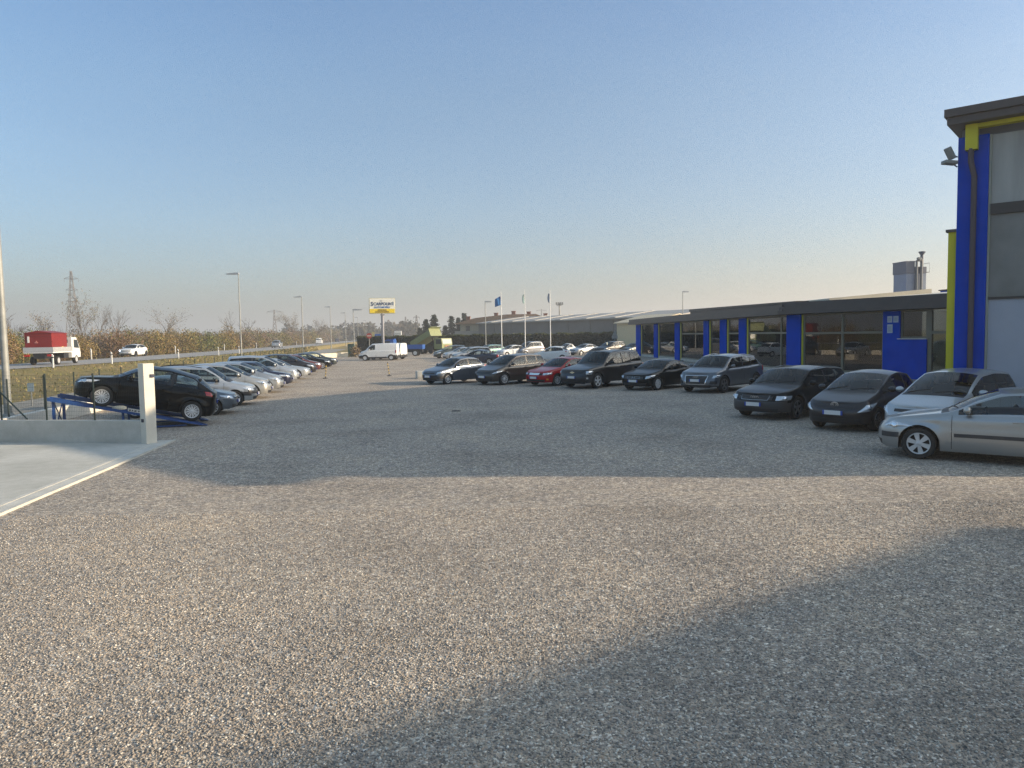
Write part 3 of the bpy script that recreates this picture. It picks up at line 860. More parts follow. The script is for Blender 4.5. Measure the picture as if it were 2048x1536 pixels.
fpts = [PW + WD * q + WN * .24 for q in (.22, fs0, fs0 + 1.4, fs0 + 2.75)]
fr = fence('green wire fence with slim posts on the low wall by the pillar', fpts, .60, 1.22)
q0 = fpts[3] - fpts[0]; mb = MB(); mb.tube([(q0.x + .75, q0.y - .1, .63), (q0.x - .15, q0.y + .02, 1.5)], .02, 6); mb.build('brace', FENCEG, fr, 60)
fence('long green wire fence along the wall behind the roadside cars', [rp(WO, 21.6 + 2.3 * k) for k in range(34)], .46, 1.12)

# ------------------------------------------------------------------ showroom building
P0 = Vector((14.75, 88, 0)); P1 = Vector((17.3, 45.8, 0)); P2 = Vector((22.2, 36.3, 0))
def frame_of(A, Bp):
    d = (Bp - A).normalized()
    return Matrix(((d.x, -d.y, 0, A.x), (d.y, d.x, 0, A.y), (0, 0, 1, 0), (0, 0, 0, 1))), d, (Bp - A).length
def ut(u, A, d):
    k = ku(u)
    return (k * A.y - A.x) / (d.x - k * d.y)
M1, d1, L1 = frame_of(P0, P1); M2, d2, L2 = frame_of(P1, P2)
FR = pmat('window_frame_bronze', (.16, .145, .10), .45, var=.08, vscale=3)
WGLASS = glassmat('showroom_glass', (.84, .85, .78), 1.8)
FILM = pmat('frosted_window_film', (.16, .19, .20), .35, var=.12, vscale=.8)
INW = pmat('showroom_inside', (.68, .65, .55), .9)
shop = empty('showroom', P1, 0, 'low showroom with blue pilasters, big windows and flat brown roof edge', 'building')
shop.location = (0, 0, 0)
def part(T, fn, name, mats, parent=shop, smooth=None):
    b = MB(); b.T = T; fn(b); return b.build(name, mats, parent, smooth)
# walls and floor inside
def inside(b, L, x0=0):
    b.box(x0, L, 5.0, 5.2, 0, 3.7, 0); b.box(x0, L, .12, 5.0, -.02, .12, 1); b.box(x0, L, .1, 5.0, 3.5, 3.62, 0)
part(M1, lambda b: (inside(b, L1), b.box(-.0, .2, 0.12, 12, 0, 3.5, 2), b.box(.2, L1, 5.21, 12, 0, 3.6, 2)), 'wall', [INW, pmat('tiled_floor', (.25, .24, .22), .4), BLUEP])
part(M2, lambda b: (inside(b, L2 + 3), b.box(0, L2 + 3, 5.21, 12, 0, 3.6, 2)), 'wall', [INW, pmat('tiled_floor', (.25, .24, .22)), BLUEP])
def pil(T, A, d, u0, u1, z1=3.58, dep=.14):
    t0, t1 = ut(u0, A, d), ut(u1, A, d); t0, t1 = min(t0, t1), max(t0, t1)
    part(T, lambda b: b.box(t0, t1, -dep, .12, -.02, z1, 0), 'pilaster', BLUEP)
    part(T, lambda b: b.box(t1 + .003, t1 + .22, -.05, .10, -.02, z1 - .01, 0), 'yellow_jamb', YELP)
    return t0, t1 + .23
def window(T, t0, t1, z0, z1, mull=(), trans=None, film=False):
    w_ = part(T, lambda b: b.box(t0 + .03, t1 - .03, .03, .05, z0 + .03, z1 - .03), 'window', FILM if film == 1 else WGLASS)
    def fr_(b):
        b.box(t0, t1, -.02, .08, z0, z0 + .09); b.box(t0, t1, -.02, .08, z1 - .09, z1)
        b.box(t0, t0 + .09, -.018, .078, z0 + .09, z1 - .09); b.box(t1 - .09, t1, -.018, .078, z0 + .09, z1 - .09)
        for t in mull: b.box(t - .07, t + .07, -.016, .076, z0 + .09, z1 - .09)
        if trans:
            e = [t0 + .09] + [q for t in mull for q in (t - .07, t + .07)] + [t1 - .09]
            for a, c in zip(e[::2], e[1::2]): b.box(a, c, -.014, .074, trans - .06, trans + .06)
    part(T, fr_, 'frame', FR, w_)
us = [(1274, 1283), (1310, 1317.5), (1352, 1361.5), (1410, 1420), (1443, 1455.5), (1481, 1495)]
edges = [pil(M1, P0, d1, *u) for u in us]
tend = L1 - .1
for k, (a, c) in enumerate(edges):
    e = edges[k + 1][0] if k < 5 else tend
    window(M1, c, e,   .22, 3.56, (() if k < 5 else (c + (e - c) * .80,)), 2.5 if k in (2, 4, 5) else None, film=2 if k < 5 else 0)
    part(M1, lambda b: b.box(c, e, -.06, .10, -.02, .218), 'plinth', CONC)
# a pale blind hangs inside the last wide window
for k in range(5):  # added sheets whose beige stands in for light reflected in the panes
    part(M1, lambda b: b.box(edges[k][1] + .12, edges[k + 1][0] - .12, .42, .44, .3 if k % 2 else 1.0, 3.4), 'reflection_sheet', pmat('beige_reflection', (.50, .46, .34), .9, var=.12, vscale=2))
part(M1, lambda b: b.box(edges[5][1] + .1, tend - .1, .35, .37, .3, 2.7), 'roller_blind', pmat('pale_blue_blind', (.40, .48, .50), .8, var=.08, vscale=1))
# right hand stretch
tA, tB = ut(1580, P1, d2), ut(1604, P1, d2)
part(M2, lambda b: b.box(-.25, tB, -.14, .12, -.02, 3.60), 'pilaster', BLUEP)
part(M2, lambda b: b.box(tB + .003, tB + .12, -.05, .10, -.02, 3.59), 'yellow_jamb', YELP)
t2 = ut(1768, P1, d2); tm = ut(1685, P1, d2)
window(M2, tB + .13, t2, .22, 3.58, (tm,), 2.46)
part(M2, lambda b: b.box(tB + .13, t2, -.06, .10, -.02, .218), 'plinth', CONC)
t3, t4, t5 = ut(1802, P1, d2), ut(1856, P1, d2), L2 + 1.2
part(M2, lambda b: (b.box(t2 + .003, t3, -.10, .12, -.02, 3.59), b.box(t3 + .002, t4, -.10, .12, -.02, 2.08)), 'blue_wall', BLUEP)
part(M2, lambda b: b.box(t3 - .12, t4 + .02, -.16, .12, 2.084, 2.13), 'sill', pmat('pale_sill', (.5, .5, .48), .6))
window(M2, t3 + .003, t4, 2.134, 3.59, (), None)
for (u0, u1, za, zc) in ((1777, 1786.5, 2.98, 3.32), (1789, 1799, 2.98, 3.32), (1777, 1787.5, 2.42, 2.88)):
    a, c = ut(u0, P1, d2), ut(u1, P1, d2)
    part(M2, lambda b: (b.box(a, c, -.115, -.102, za, zc, 0), b.box(a + .05, c - .05, -.118, -.114, za + .06, zc - .08, 1)), 'notice', [pmat('notice_paper', (.45, .5, .55), .5), pmat('notice_print', (.32, .38, .44), .5)])
dr = part(M2, lambda b: (b.box(t4 + .004, t4 + .22, -.04, .10, 0, 3.59), b.box(t4 + .22, t5, -.038, .09, 2.36, 2.50)), 'door', FR)
part(M2, lambda b: (b.box(t4 + .22, t5, .02, .04, .05, 2.36), b.box(t4 + .22, t5, .02, .04, 2.50, 3.59)), 'door_glass', WGLASS, dr)
part(M2, lambda b: b.box(t4 + .30, t4 + .34, -.10, -.02, .95, 1.35), 'handle', PLASTIC, dr)
# roof edge: stepped brown sheet metal
part(M1, lambda b: (b.box(-.6, L1 + .3, -.75, 12.4, 3.63, 3.92), b.box(-.52, L1 + .2, -.68, 12.3, 3.923, 4.22)), 'fascia', ROOFB)
tu = ut(1376, P0, d1)
part(M1, lambda b: (b.prism([(tu, 4.225), (L1 + .4, 4.225), (L1 + .4, 4.34), (tu, 4.46)], .2, 12.2, 0, 'xz'), b.prism([(tu - .05, 4.463), (L1 + .4, 4.343), (L1 + .4, 4.44), (tu - .05, 4.70)], .12, 12.25, 0, 'xz')), 'upper_fascia', ROOFB)
part(M2, lambda b: (b.box(-.35, L2 + 1.4, -.80, 12.2, 3.64, 3.86), b.box(-.3, L2 + 1.4, -.72, 12.2, 3.863, 4.10), b.box(-.2, L2 + 1.4, -.60, 12.2, 4.103, 4.34)), 'fascia', ROOFB)
SHEET = pmat('pale_corrugated_roof', (.62, .57, .46), .5, var=.06, vscale=1)
part(M1, lambda b: b.prism([(.9, 4.2), (.9, 4.46), (7, 4.93), (7, 4.2)], ut(1497, P0, d1), L1 + 3, 0, 'yz'), 'roof', SHEET)
part(M2, lambda b: (b.prism([(.3, 4.2), (.3, 4.36), (7, 4.78), (7, 4.2)], 1.2, L2 + 1.4, 0, 'yz')), 'roof', SHEET)

# tall hall at the right with the blue corner
C0 = Vector((12.93, 21.55, 0)); EV = Vector((.766, -.643, 0)).normalized()
MH, dH, LH = frame_of(C0, C0 + EV * 15.2)
hall = empty('tall_hall', (0, 0, 0), 0, 'tall hall with blue corner, pale translucent panels and dark roof edge', 'building')
def hp(fn, name, mats, parent=hall, smooth=None): return part(MH, fn, name, mats, parent, smooth)
HT = 8.33
PANW = pmat('white_wall_panel', (.36, .385, .44), .6, var=.04, vscale=2)
def transl():
    m, n, b = nodes('translucent_panel')
    tc = n.nodes.new('ShaderNodeTexCoord'); mp = n.nodes.new('ShaderNodeMapping'); mp.inputs['Scale'].default_value = (1, 1, .12)
    n.links.new(tc.outputs['Object'], mp.inputs[0])
    c = ramp(n, [(.3, (.27, .27, .25)), (.5, (.37, .37, .345)), (.7, (.46, .455, .42))], noise(n, mp.outputs[0], 1.7, 5))
    n.links.new(c, b.inputs['Base Color']); b.inputs['Roughness'].default_value = .45
    return m
TRANS = transl(); TRANS2 = pmat('weathered_panel', (.19, .19, .175), .5, var=.18, vscale=1.2)
t19, t70 = ut(1927, C0, dH), ut(1970, C0, dH)
hp(lambda b: (b.box(0.0, LH, .25, 24, -.1, HT), ), 'wall', pmat('hall_wall', (.2, .22, .26), .8))
hp(lambda b: (b.box(-.03, t70, -.12, .248, -.05, HT - .3)), 'pilaster', BLUEP)
hp(lambda b: (b.tube([(t19 + .2, -.19, .05), (t19 + .2, -.19, 6.9), (t19 + .12, -.25, 7.3), (t19 + .12, -.28, 7.66)], .075, 10)), 'downpipe', pmat('brown_pipe', (.07, .055, .065), .5), hall, 50)
hp(lambda b: (b.box(t19 - .02, t19 + .28, -.34, -.122, 7.62, HT - .01), b.box(t19 + .28, LH, -.30, -.05, HT - .12, HT - .012)), 'gutter', YELP)
hp(lambda b: (b.box(-.24, -.04, -.06, .12, -.05, 5.40)), 'yellow_pier', [YELP])
hp(lambda b: (b.box(-.30, -.035, -.12, .18, 5.403, 5.48)), 'pier_cap', ROOFB)
def panels(z0, z1, mat, nm, seam=1.06):
    def f(b):
        x = t70 + .06
        while x < LH:
            b.box(x, min(x + seam - .03, LH), .02, .2, z0, z1); x += seam
    hp(f, nm, mat)
hp(lambda b: (b.box(t70 + .002, t70 + .055, -.02, .24, 0, HT - .31), b.box(t70 + .056, LH, .19, .245, 0, HT - .31)), 'panel_frame', pmat('pale_green_trim', (.40, .42, .34), .6))
panels(6.10, HT - .32, TRANS, 'translucent_panel'); panels(3.5, 5.80, TRANS2, 'translucent_panel'); panels(.0, 3.43, PANW, 'white_panel', 2.5)
hp(lambda b: (b.box(t70 + .056, LH, -.05, .188, 5.803, 6.097), b.box(t70 + .056, LH, -.03, .188, 3.433, 3.497)), 'dark_band', pmat('dark_band', (.05, .045, .042), .6))
hp(lambda b: (b.box(-.24, LH + .3, -.62, 24.4, HT, HT + .20), b.box(-.30, LH + .38, -.70, 24.5, HT + .203, HT + .42)), 'roof', ROOFB)
# floodlights on a bracket at the hall's corner
t0 = Vector((C0.x, C0.y, 0)) - EV * .05
fl = empty('floodlight', t0 + Vector((-.02, 0, 7.55)), 0, 'pair of grey floodlights on a bracket at the corner of the tall hall', 'floodlight')
mb = MB(); mb.tube([(0, 0, -.30), (-.12, -.05, -.25), (-.25, -.1, -.12)], .02, 6); mb.tube([(0, 0, -.02), (-.2, -.08, .02)], .02, 6); mb.build('bracket', GALV, fl, 60)
for dz, tl in ((.05, 1.1), (-.20, .1)):
    mb = MB(); mb.T = Matrix.Translation((-.27, -.1, dz)) @ Matrix.Rotation(tl, 4, 'Y'); mb.box(-.19, .17, -.13, .13, -.05, .05, 0, .02); mb.build('lamp_head', GALV, fl, 60)
# neighbouring hall outside the picture; its shadow crosses the near yard
nb = MB(); pts = [(25.3, -.4), (36.3, 7.2), (46.2, -3), (36.7, -12)]
nb.prism(pts, -.1, 8.6, 0, 'xy')
nb.prism([(x + (x - 36) * .02, y + (y + 2) * .02) for x, y in pts], 8.603, 8.9, 1, 'xy')
tag(nb.build('neighbouring_hall', [PANW, ROOFB]), 'plain hall to the right whose shadow falls across the near gravel', 'building')

# silo tower with ducts behind the showroom
q = Vector((ku(1819, 560) * 80, 80, -.75))
st = empty('silo_tower', q, .12, 'square grey silo tower with twin ducts behind the showroom roof', 'tower')
SILO = pmat('silo_steel', (.20, .24, .31), .5, var=.1, vscale=1)
mb = MB(); mb.box(-1.48, 1.5, -1.4, 1.4, 0, 9.2, 0); mb.build('body', SILO, st)
mb = MB(); mb.box(-1.56, -.3, -1.5, 1.5, 9.203, 10.4, 0); mb.box(-.29, 1.52, -1.45, 1.45, 9.203, 9.9, 0); mb.box(-1.6, -.25, -1.55, 1.55, 10.4, 10.5); mb.build('head', pmat('silo_dark', (.10, .115, .15), .5), st)
for k, x in enumerate((-.10, .62)):
    mb = MB(); pts = [(x, -1.62, 5.5 + k), (x, -1.62, 10.3)] + [(x + (.5 if k == 0 else -.45) * (1 - math.cos(a)) * .5, -1.62, 10.3 + .45 * math.sin(a)) for a in (.5, 1.0, 1.57, 2.1, 2.7)]
    mb.tube(pts, .17, 10); mb.build('duct', pmat('duct_grey', (.16, .165, .16), .7), st, 60)
mb = MB(); mb.tube([(1.25, -.8, 9.9), (1.25, -.8, 11.2)], .22, 10); mb.lathe([(.22, 11.2), (.45, 11.45), (.45, 11.55), (.001, 11.55)], 12, 0, 'z', (1.25, -.8, 0)); mb.build('chimney', pmat('silo_dark', (.1, .1, .1)), st, 50)
mb = MB()
mb.box(1.503, 1.66, -1.1, -.6, 4.5, 9.3); mb.build('ladder_cage', pmat('ladder_yellow', (.45, .40, .22), .6), st)
mb = MB(); mb.box(1.523, 2.1, -1.3, .2, 9.3, 9.36); mb.build('platform', GALV, st)
mb = MB(); mb.tube([(2.08, -1.28, 9.36), (2.08, -1.28, 10.3), (2.08, .2, 10.3), (2.08, .2, 9.36)], .03, 5); mb.build('guard_rail', GALV, st)
mb = MB(); mb.tube([(-1.5, -1.3, 7.2), (-5.2, -1.6, 3.8)], .06, 6); mb.build('stay', GALV, st)
mb = MB(); mb.tube([(1.5, -1.6, 5.25), (4.7, -1.6, 5.35)], .09, 8); mb.tube([(2.7, -1.6, 4.5), (2.7, -1.6, 5.25)], .05, 6); mb.lathe([(.001, -.05), (.3, 0), (.3, .25), (.001, .3)], 10, 0, 'x', (4.7, -1.6, 5.4)); mb.build('pipe', GALV, st, 50)
st.scale = (.76, .76, 1)
q2 = Vector((ku(1899, 590) * 47, 47, 0)); mb = MB(); mb.box(-.3, .9, -.5, .5, 3.9, 5.0, 0); mb.box(-.38, .98, -.58, .58, 5.003, 5.07, 1)
ob = mb.build('chimney_block', [BLUEP, ROOFB]); ob.location = q2; tag(ob, 'small blue roof block beside the yellow pier of the hall', 'chimney')

# ------------------------------------------------------------------ long works hall and house beyond the hedge
WA = Vector((ku(957) * 172, 172, 0)); WB = Vector((ku(1345) * 128, 128, 0))
MW, dW, LW = frame_of(WA, WB)
wk = empty('works_hall', (0, 0, 0), 0, 'long grey works hall with a light ridged roof behind the hedge', 'building')
GREYW = pmat('grey_render', (.16, .155, .15), .9, var=.10, vscale=.6)
LROOF = pmat('light_roof_sheet', (.27, .265, .25), .55, var=.1, vscale=.3)
part(MW, lambda b: b.box(0, LW, 0, 22, 0, 5.3), 'wall', GREYW, wk)
def wroof(b):
    b.prism([(-.5, 5.3), (-.5, 5.52), (11, 6.9), (22.5, 5.52), (22.5, 5.3)], -.4, LW + .3, 0, 'yz')
part(MW, wroof, 'roof', LROOF, wk)
for k in range(6):
    part(MW, lambda b: b.prism([(-.3, 5.57), (-.3, 5.66), (10.8, 7.0), (10.8, 6.9)], 4 + k * 7.6, 5.4 + k * 7.6, 0, 'yz'), 'rooflight', pmat('pale_rooflight', (.42, .40, .36), .5), wk)
part(MW, lambda b: [b.box(6 + k * 6.1, 6.12 + k * 6.1, -.06, -.002, 0, 5.25) for k in range(8)], 'wall_joint', pmat('wall_joint', (.10, .10, .10), .9), wk)
# cream gable showing over the showroom roof
q = Vector((ku(1315) * 112, 112, -.85)); ob = MB(); ob.prism([(-4.6, 0), (4.9, 0), (4.9, 5.0), (.6, 6.05), (-4.6, 5.0)], -4, 4, 0, 'xz')
ob.prism([(-5.0, 4.95), (.6, 6.1), (5.3, 4.95), (5.3, 5.1), (.6, 6.28), (-5.0, 5.1)], -4.3, 4.3, 1, 'xz'); ob = ob.build('gabled_shed', [pmat('cream_render', (.62, .52, .33), .8), pmat('cream_roof', (.55, .47, .33), .7)])
ob.location = q; ob.rotation_euler = (0, 0, .5); tag(ob, 'cream gabled shed peeping over the showroom roof', 'shed')
# house with tiled roof
hx = Vector((ku(955) * 185, 185, 0))
hs = empty('house', hx, -.10, 'cream house with orange tiled roof and brick chimneys beyond the hedge', 'house')
mb = MB(); mb.box(-3.5, 18, -5, 6, 0, 5.6); mb.build('wall', pmat('house_cream', (.42, .38, .27), .85, var=.06), hs)
mb = MB(); mb.prism([(-5.2, 5.5), (.5, 6.9), (8, 7.6), (15, 7.6), (20.5, 5.5)], -6, 7, 0, 'xz'); mb.build('roof', pmat('orange_tiles', (.34, .20, .12), .85, var=.15, vscale=2), hs)
for x, z, y in ((-1.6, 7.2, -4), (5.0, 8.0, -2), (9.5, 8.3, -4), (13.2, 8.1, -4), (17.2, 7.6, -3.6)):
    mb = MB(); mb.box(x - .45, x + .45, y - .4, y + .4, 5.0, z); mb.box(x - .55, x + .55, y - .5, y + .5, z, z + .15); mb.build('chimney', pmat('brick', (.22, .09, .06), .9), hs)
for x in (-1.6, 1.6, 3.8):
    mb = MB(); mb.box(x - .5, x + .5, -5.06, -5.002, 3.4, 5.0); mb.build('window', pmat('dark_pane', (.03, .03, .035), .2), hs)
mb = MB(); mb.box(-4.5, 6, -7, -5.01, 2.9, 3.1); mb.box(-4.5, 6, -7, -6.9, 3.1, 3.8); mb.build('balcony', pmat('house_cream2', (.33, .31, .27), .85), hs)

# ------------------------------------------------------------------ car types (metres; s runs back from the nose)
def car_type(kind, L, W, H, wb, fo, r=.31, **k):
    D = dict(L=L, W=W, H=H, wb=wb, fo=fo, r=r)
    zb = k.pop('zb', .90 if kind in ('hatch', 'sedan', 'wagon') else 1.02)
    zn = k.pop('zn', zb - .22)
    D['cowl'] = c = k.pop('cowl', fo + (.42 if kind == 'sedan' else .30 if kind in ('hatch', 'wagon') else .16))
    D['rf'] = rf = k.pop('rf', c + (.80 if kind != 'mpv' else 1.02))
    re_, rb_ = {'hatch': (L - .62, L - .24), 'wagon': (L - .55, L - .25), 'mpv': (L - .50, L - .24), 'suv': (L - .52, L - .24),
                'sedan': (L - 1.50, L - .78), 'van': (L - .14, L - .06)}[kind]
    D['re'] = re = k.pop('re', re_); D['rb'] = rb = k.pop('rb', rb_)
    zr = k.pop('zrear', zb + (.08 if kind != 'sedan' else .10))
    ztail = k.pop('ztail', zr - .05 if kind != 'sedan' else zr - .04)
    drop = k.pop('drop', .07)
    D['top'] = [(0, zn + .02), (fo * .5, zn + .13), (c, zb + .05), ((c + rf) / 2, zb + .05 + (H - .05 - zb - .05) * .56), (rf, H - .055), ((rf + re) / 2 - .1, H), (re, H - drop), (rb, zr), (L, ztail)]
    zbr = k.pop('zbr', zb + .07)
    D['belt'] = [(0, zn), (fo * .55, zn + .095), (c, zb - .02), (rf + .4, zb + .005), (re, zbr), (L - .25, zbr - .01), (L, ztail - .03)]
    D['nose'] = k.pop('nose', [(.18, .13), (.26, .05), (.4, .005), (.5, 0), (.58, .02), (.66, .07), (.8, .2), (.95, .34)])
    D['tail'] = k.pop('tail', [(.2, .14), (.32, .03), (.45, 0), (.58, .005), (.66, .04), (.9, .07), (1.1, .13)])
    B = k.pop('bp', (c + rf) / 2 + 1.12); E = k.pop('wend', re + .05 if kind != 'sedan' else re + .38)
    w0 = k.pop('w0', c + .26); mid = k.pop('cp', None)
    D['wins'] = [(w0, B - .04), (B + .04, (mid or E) - (.03 if mid else 0))] + ([(mid + .03, E)] if mid else [])
    D['doors'] = [(c + .10, B), (B + .013, min((mid or E), fo + wb + .1))]
    D['lean'] = [(0, 0), (rf, 0), (re - .3, -.05), (E, -.25 if kind != 'sedan' else -.12), (L, 0)]
    D['lamp'] = [(.48, zn - .13), (1.10, zn - .06), (1.22, zn + .04), (.52, zn - .005)]
    D['tlamp'] = [(.72, zr - .27), (1.06, zr - .27), (1.02, zr - .03), (.74, zr - .03)]
    D['decals'] = [('grille', 'n', [(-.36, zn - .12), (.36, zn - .12), (.38, zn - .03), (-.38, zn - .03)], PLASTIC, False),
                   ('air_intake', 'n', [(-.5, .25), (.5, .25), (.55, .36), (-.55, .36)], PLASTIC, False)]
    D.update(k)
    return D
def both(nm, kind, c, mat): return (nm, kind, c, mat, True)
def one(nm, kind, c, mat): return (nm, kind, c, mat, False)

T_PUNTO5 = car_type('hatch', 4.06, 1.69, 1.49, 2.51, .86, .315, zb=.92, zn=.70, drop=.09, wend=3.42, re=3.30, rb=3.86, zrear=1.02,
                    lamp=[(.50, .60), (1.05, .68), (1.28, .79), (.62, .71)], tlamp=[(.86, .86), (1.10, .86), (1.22, 1.12), (1.08, 1.12)])
T_CORSA = car_type('hatch', 3.82, 1.65, 1.44, 2.49, .78, .29, zn=.66, lamp=[(.48, .53), (1.05, .58), (1.12, .70), (.52, .66)])
T_LOGAN = car_type('wagon', 4.45, 1.74, 1.66, 2.90, .81, .31, zb=.96, zn=.72, cp=3.25, re=4.10, rb=4.26, drop=.05, bumper=(.44, .60), wend=4.08, zrear=1.06,
                   lamp=[(.5, .60), (1.0, .61), (1.10, .75), (.55, .71)])
T_MPV = car_type('mpv', 4.28, 1.75, 1.62, 2.76, .82, .315, zb=1.0, zn=.76, cp=3.3, lamp=[(.52, .62), (1.05, .66), (1.25, .82), (.66, .76)])
T_ALTEA = car_type('mpv', 4.28, 1.77, 1.58, 2.58, .88, .325, zb=1.0, zn=.74, cp=3.35, drop=.10, lamp=[(.52, .60), (1.05, .64), (1.22, .78), (.62, .72)])
T_WAGON = car_type('wagon', 4.55, 1.75, 1.50, 2.68, .87, .315, cp=3.35, drop=.06)
T_WAGONTALL = car_type('mpv', 4.45, 1.76, 1.70, 2.70, .85, .32, zb=1.02, zn=.76, cp=3.45, drop=.05)
T_SEDAN = car_type('sedan', 4.47, 1.74, 1.415, 2.72, .77, .315, zn=.68)
T_COUPE = car_type('sedan', 4.43, 1.75, 1.40, 2.59, .95, .31, zn=.64, sfc=.75, nn=2.2, zb=.88, lamp=[(.46, .55), (.95, .58), (1.0, .66), (.48, .62)])
T_SUVBIG = car_type('suv', 4.88, 1.90, 1.83, 2.87, .90, .37, zb=1.12, zn=.88, cp=3.62, re=4.50, rb=4.66, drop=.05, zs=.30, sfc=.42, nn=3.4, tum=.24, wend=4.48, cowl=1.38,
                    lamp=[(.60, .70), (1.05, .70), (1.16, .86), (.60, .86)], plate=.56, bumper=(.2, .63), zrear=1.16,
                    nose=[(.3, .10), (.4, .02), (.52, 0), (.64, .02), (.7, .07), (.9, .11), (1.0, .2)])
T_SUV = car_type('suv', 4.63, 1.90, 1.65, 2.81, .88, .37, zb=1.04, zn=.82, cp=3.32, drop=.10, re=3.95, rb=4.42, zs=.27, tum=.33, wend=4.02, zrear=1.10, plate=.56,
                 lamp=[(.56, .66), (1.08, .70), (1.22, .80), (.60, .775)], clad=.33)
T_ALLROAD = car_type('wagon', 4.81, 1.85, 1.53, 2.76, .96, .345, zb=.95, zn=.74, cp=3.5, re=4.2, rb=4.58, drop=.08, zs=.25, clad=.36, bumper=(.2, .56), flare=.035, plate=.48,
                     lamp=[(.46, .60), (1.02, .61), (1.12, .73), (.48, .73)])
T_YARIS = car_type('mpv', 3.77, 1.695, 1.53, 2.46, .78, .30, zb=.96, zn=.72, re=3.12, rb=3.55, drop=.07, wend=3.20, sfc=.62, zrear=1.04, plate=.50,
                   lamp=[(.46, .53), (.98, .555), (1.32, .755), (.74, .71)])
T_MAZDA = car_type('mpv', 4.51, 1.745, 1.63, 2.75, .86, .325, zb=1.0, zn=.74, cp=3.45, drop=.06, lamp=[(.48, .61), (1.05, .66), (1.30, .77), (.64, .70)])
T_MEGANE = car_type('wagon', 4.50, 1.78, 1.49, 2.69, .88, .325, zb=.94, zn=.72, cowl=1.36, rf=2.28, w0=1.56, bp=2.72, cp=3.50, re=4.08, rb=4.32, drop=.06, sfc=.62, nn=2.3, waist=.74,
                    lamp=[(.62, .645), (1.02, .645), (1.30, .675), (.90, .77)])
T_PUNTO3 = car_type('hatch', 3.84, 1.66, 1.48, 2.46, .78, .295, zb=.93, zn=.70, lamp=[(.5, .57), (1.0, .60), (1.16, .74), (.56, .70)], bumper=(.34, .50), bp=2.35, wend=3.30,
                    re=3.18, rb=3.62, tlamp=[(.82, .9), (1.1, .9), (1.1, 1.2), (.95, 1.2)])
T_LANCIA = car_type('sedan', 4.47, 1.74, 1.46, 2.59, .90, .31, zn=.70, zb=.93, re=3.25, rb=3.95, lamp=[(.40, .58), (.98, .60), (1.04, .70), (.42, .69)])
T_VAN = car_type('van', 4.58, 1.90, 1.96, 2.96, .83, .325, zb=1.14, zn=.92, cowl=.86, rf=1.66, bp=2.02, wend=2.3, zrear=1.95, ztail=1.9, drop=.04, zbr=1.16, tum=.13, sfc=.5, zs=.24,
                 clad=.40, bumper=(.2, .62), lamp=[(.60, .72), (1.08, .76), (1.20, .98), (.72, .90)], rearglass=0, tail=[(.2, .06), (.4, 0), (1.0, .01), (1.9, .1)], sm=.07,
                 tlamp=[(.9, .85), (1.05, .85), (1.05, 1.3), (.9, 1.3)], plate=.48, rplate=.62, seats=[2.0], mir=.5)
T_VAN['wins'] = [(1.22, 1.98)]; T_VAN['doors'] = [(.98, 2.05), (2.10, 3.2)]
T_MINIVAN = car_type('suv', 4.0, 1.72, 1.82, 2.68, .85, .31, zb=1.10, zn=.84, re=3.72, rb=3.86, drop=.04, tum=.16, zrear=1.1, bp=2.2, wend=3.6)
T_PICKUP = car_type('hatch', 4.1, 1.66, 1.46, 2.70, .80, .30, re=2.35, rb=2.62, zrear=.98, ztail=.95, zbr=.93, wend=2.28, bp=2.1, drop=.05, rearglass=1)
T_PICKUP['wins'] = [(1.36, 2.22)]; T_PICKUP['doors'] = [(1.2, 2.3)]
T_PICKUP['seats'] = [1.9]
T_MULTIPLA = car_type('mpv', 4.09, 1.87, 1.68, 2.67, .75, .30, zb=1.02, zn=.80, tum=.16, re=3.75, rb=3.92, drop=.05, zrear=1.05)
T_BMW = dict(T_SEDAN)
T_MERC = car_type('sedan', 4.34, 1.73, 1.42, 2.71, .80, .315, re=3.0, rb=3.86, zrear=1.0)
T_MINI = car_type('hatch', 3.70, 1.68, 1.41, 2.47, .75, .31, zb=.93, zn=.72, rf=1.62, re=3.15, rb=3.48, bp=2.3, roof2=paint('mini_roof', (.55, .55, .56)), wend=3.18,
                  lamp=[(.58, .64), (.92, .64), (.98, .82), (.64, .80)])

P = dict(
    black=paint('black', (.004, .004, .0042), 0, .3), black2=paint('black_dusty', (.008, .008, .009), .1, .35), silver=paint('silver', (.36, .37, .37), .75, .34),
    silver2=paint('silver_warm', (.44, .43, .40), .7, .36), palesilver=paint('pale_silver', (.42, .44, .455), .65, .36), steel=paint('steel_blue', (.10, .125, .155), .6, .34),
    bluegrey=paint('blue_grey', (.085, .105, .135), .5, .34), q5=paint('grey_blue', (.12, .135, .155), .65, .34), brown=paint('brown_grey', (.055, .047, .040), .5, .36),
    red=paint('deep_red', (.36, .008, .012), 0, .3), maroon=paint('maroon', (.14, .045, .042), .4, .35), navy=paint('navy', (.014, .018, .045), .3, .3), graphite=paint('graphite', (.018, .0165, .019), .3, .34),
    green=paint('grey_green', (.22, .27, .24), .5, .35), mint=paint('mint_green', (.17, .30, .27), .5, .35), white=paint('white', (.70, .71, .70), 0, .35), grey=paint('mid_grey', (.13, .14, .16), .5, .35),
    greyd=paint('dark_green_grey', (.05, .062, .06), .5, .35))
P['offwhite'] = pmat('van_white', (.68, .69, .68), .35, coat=.6)

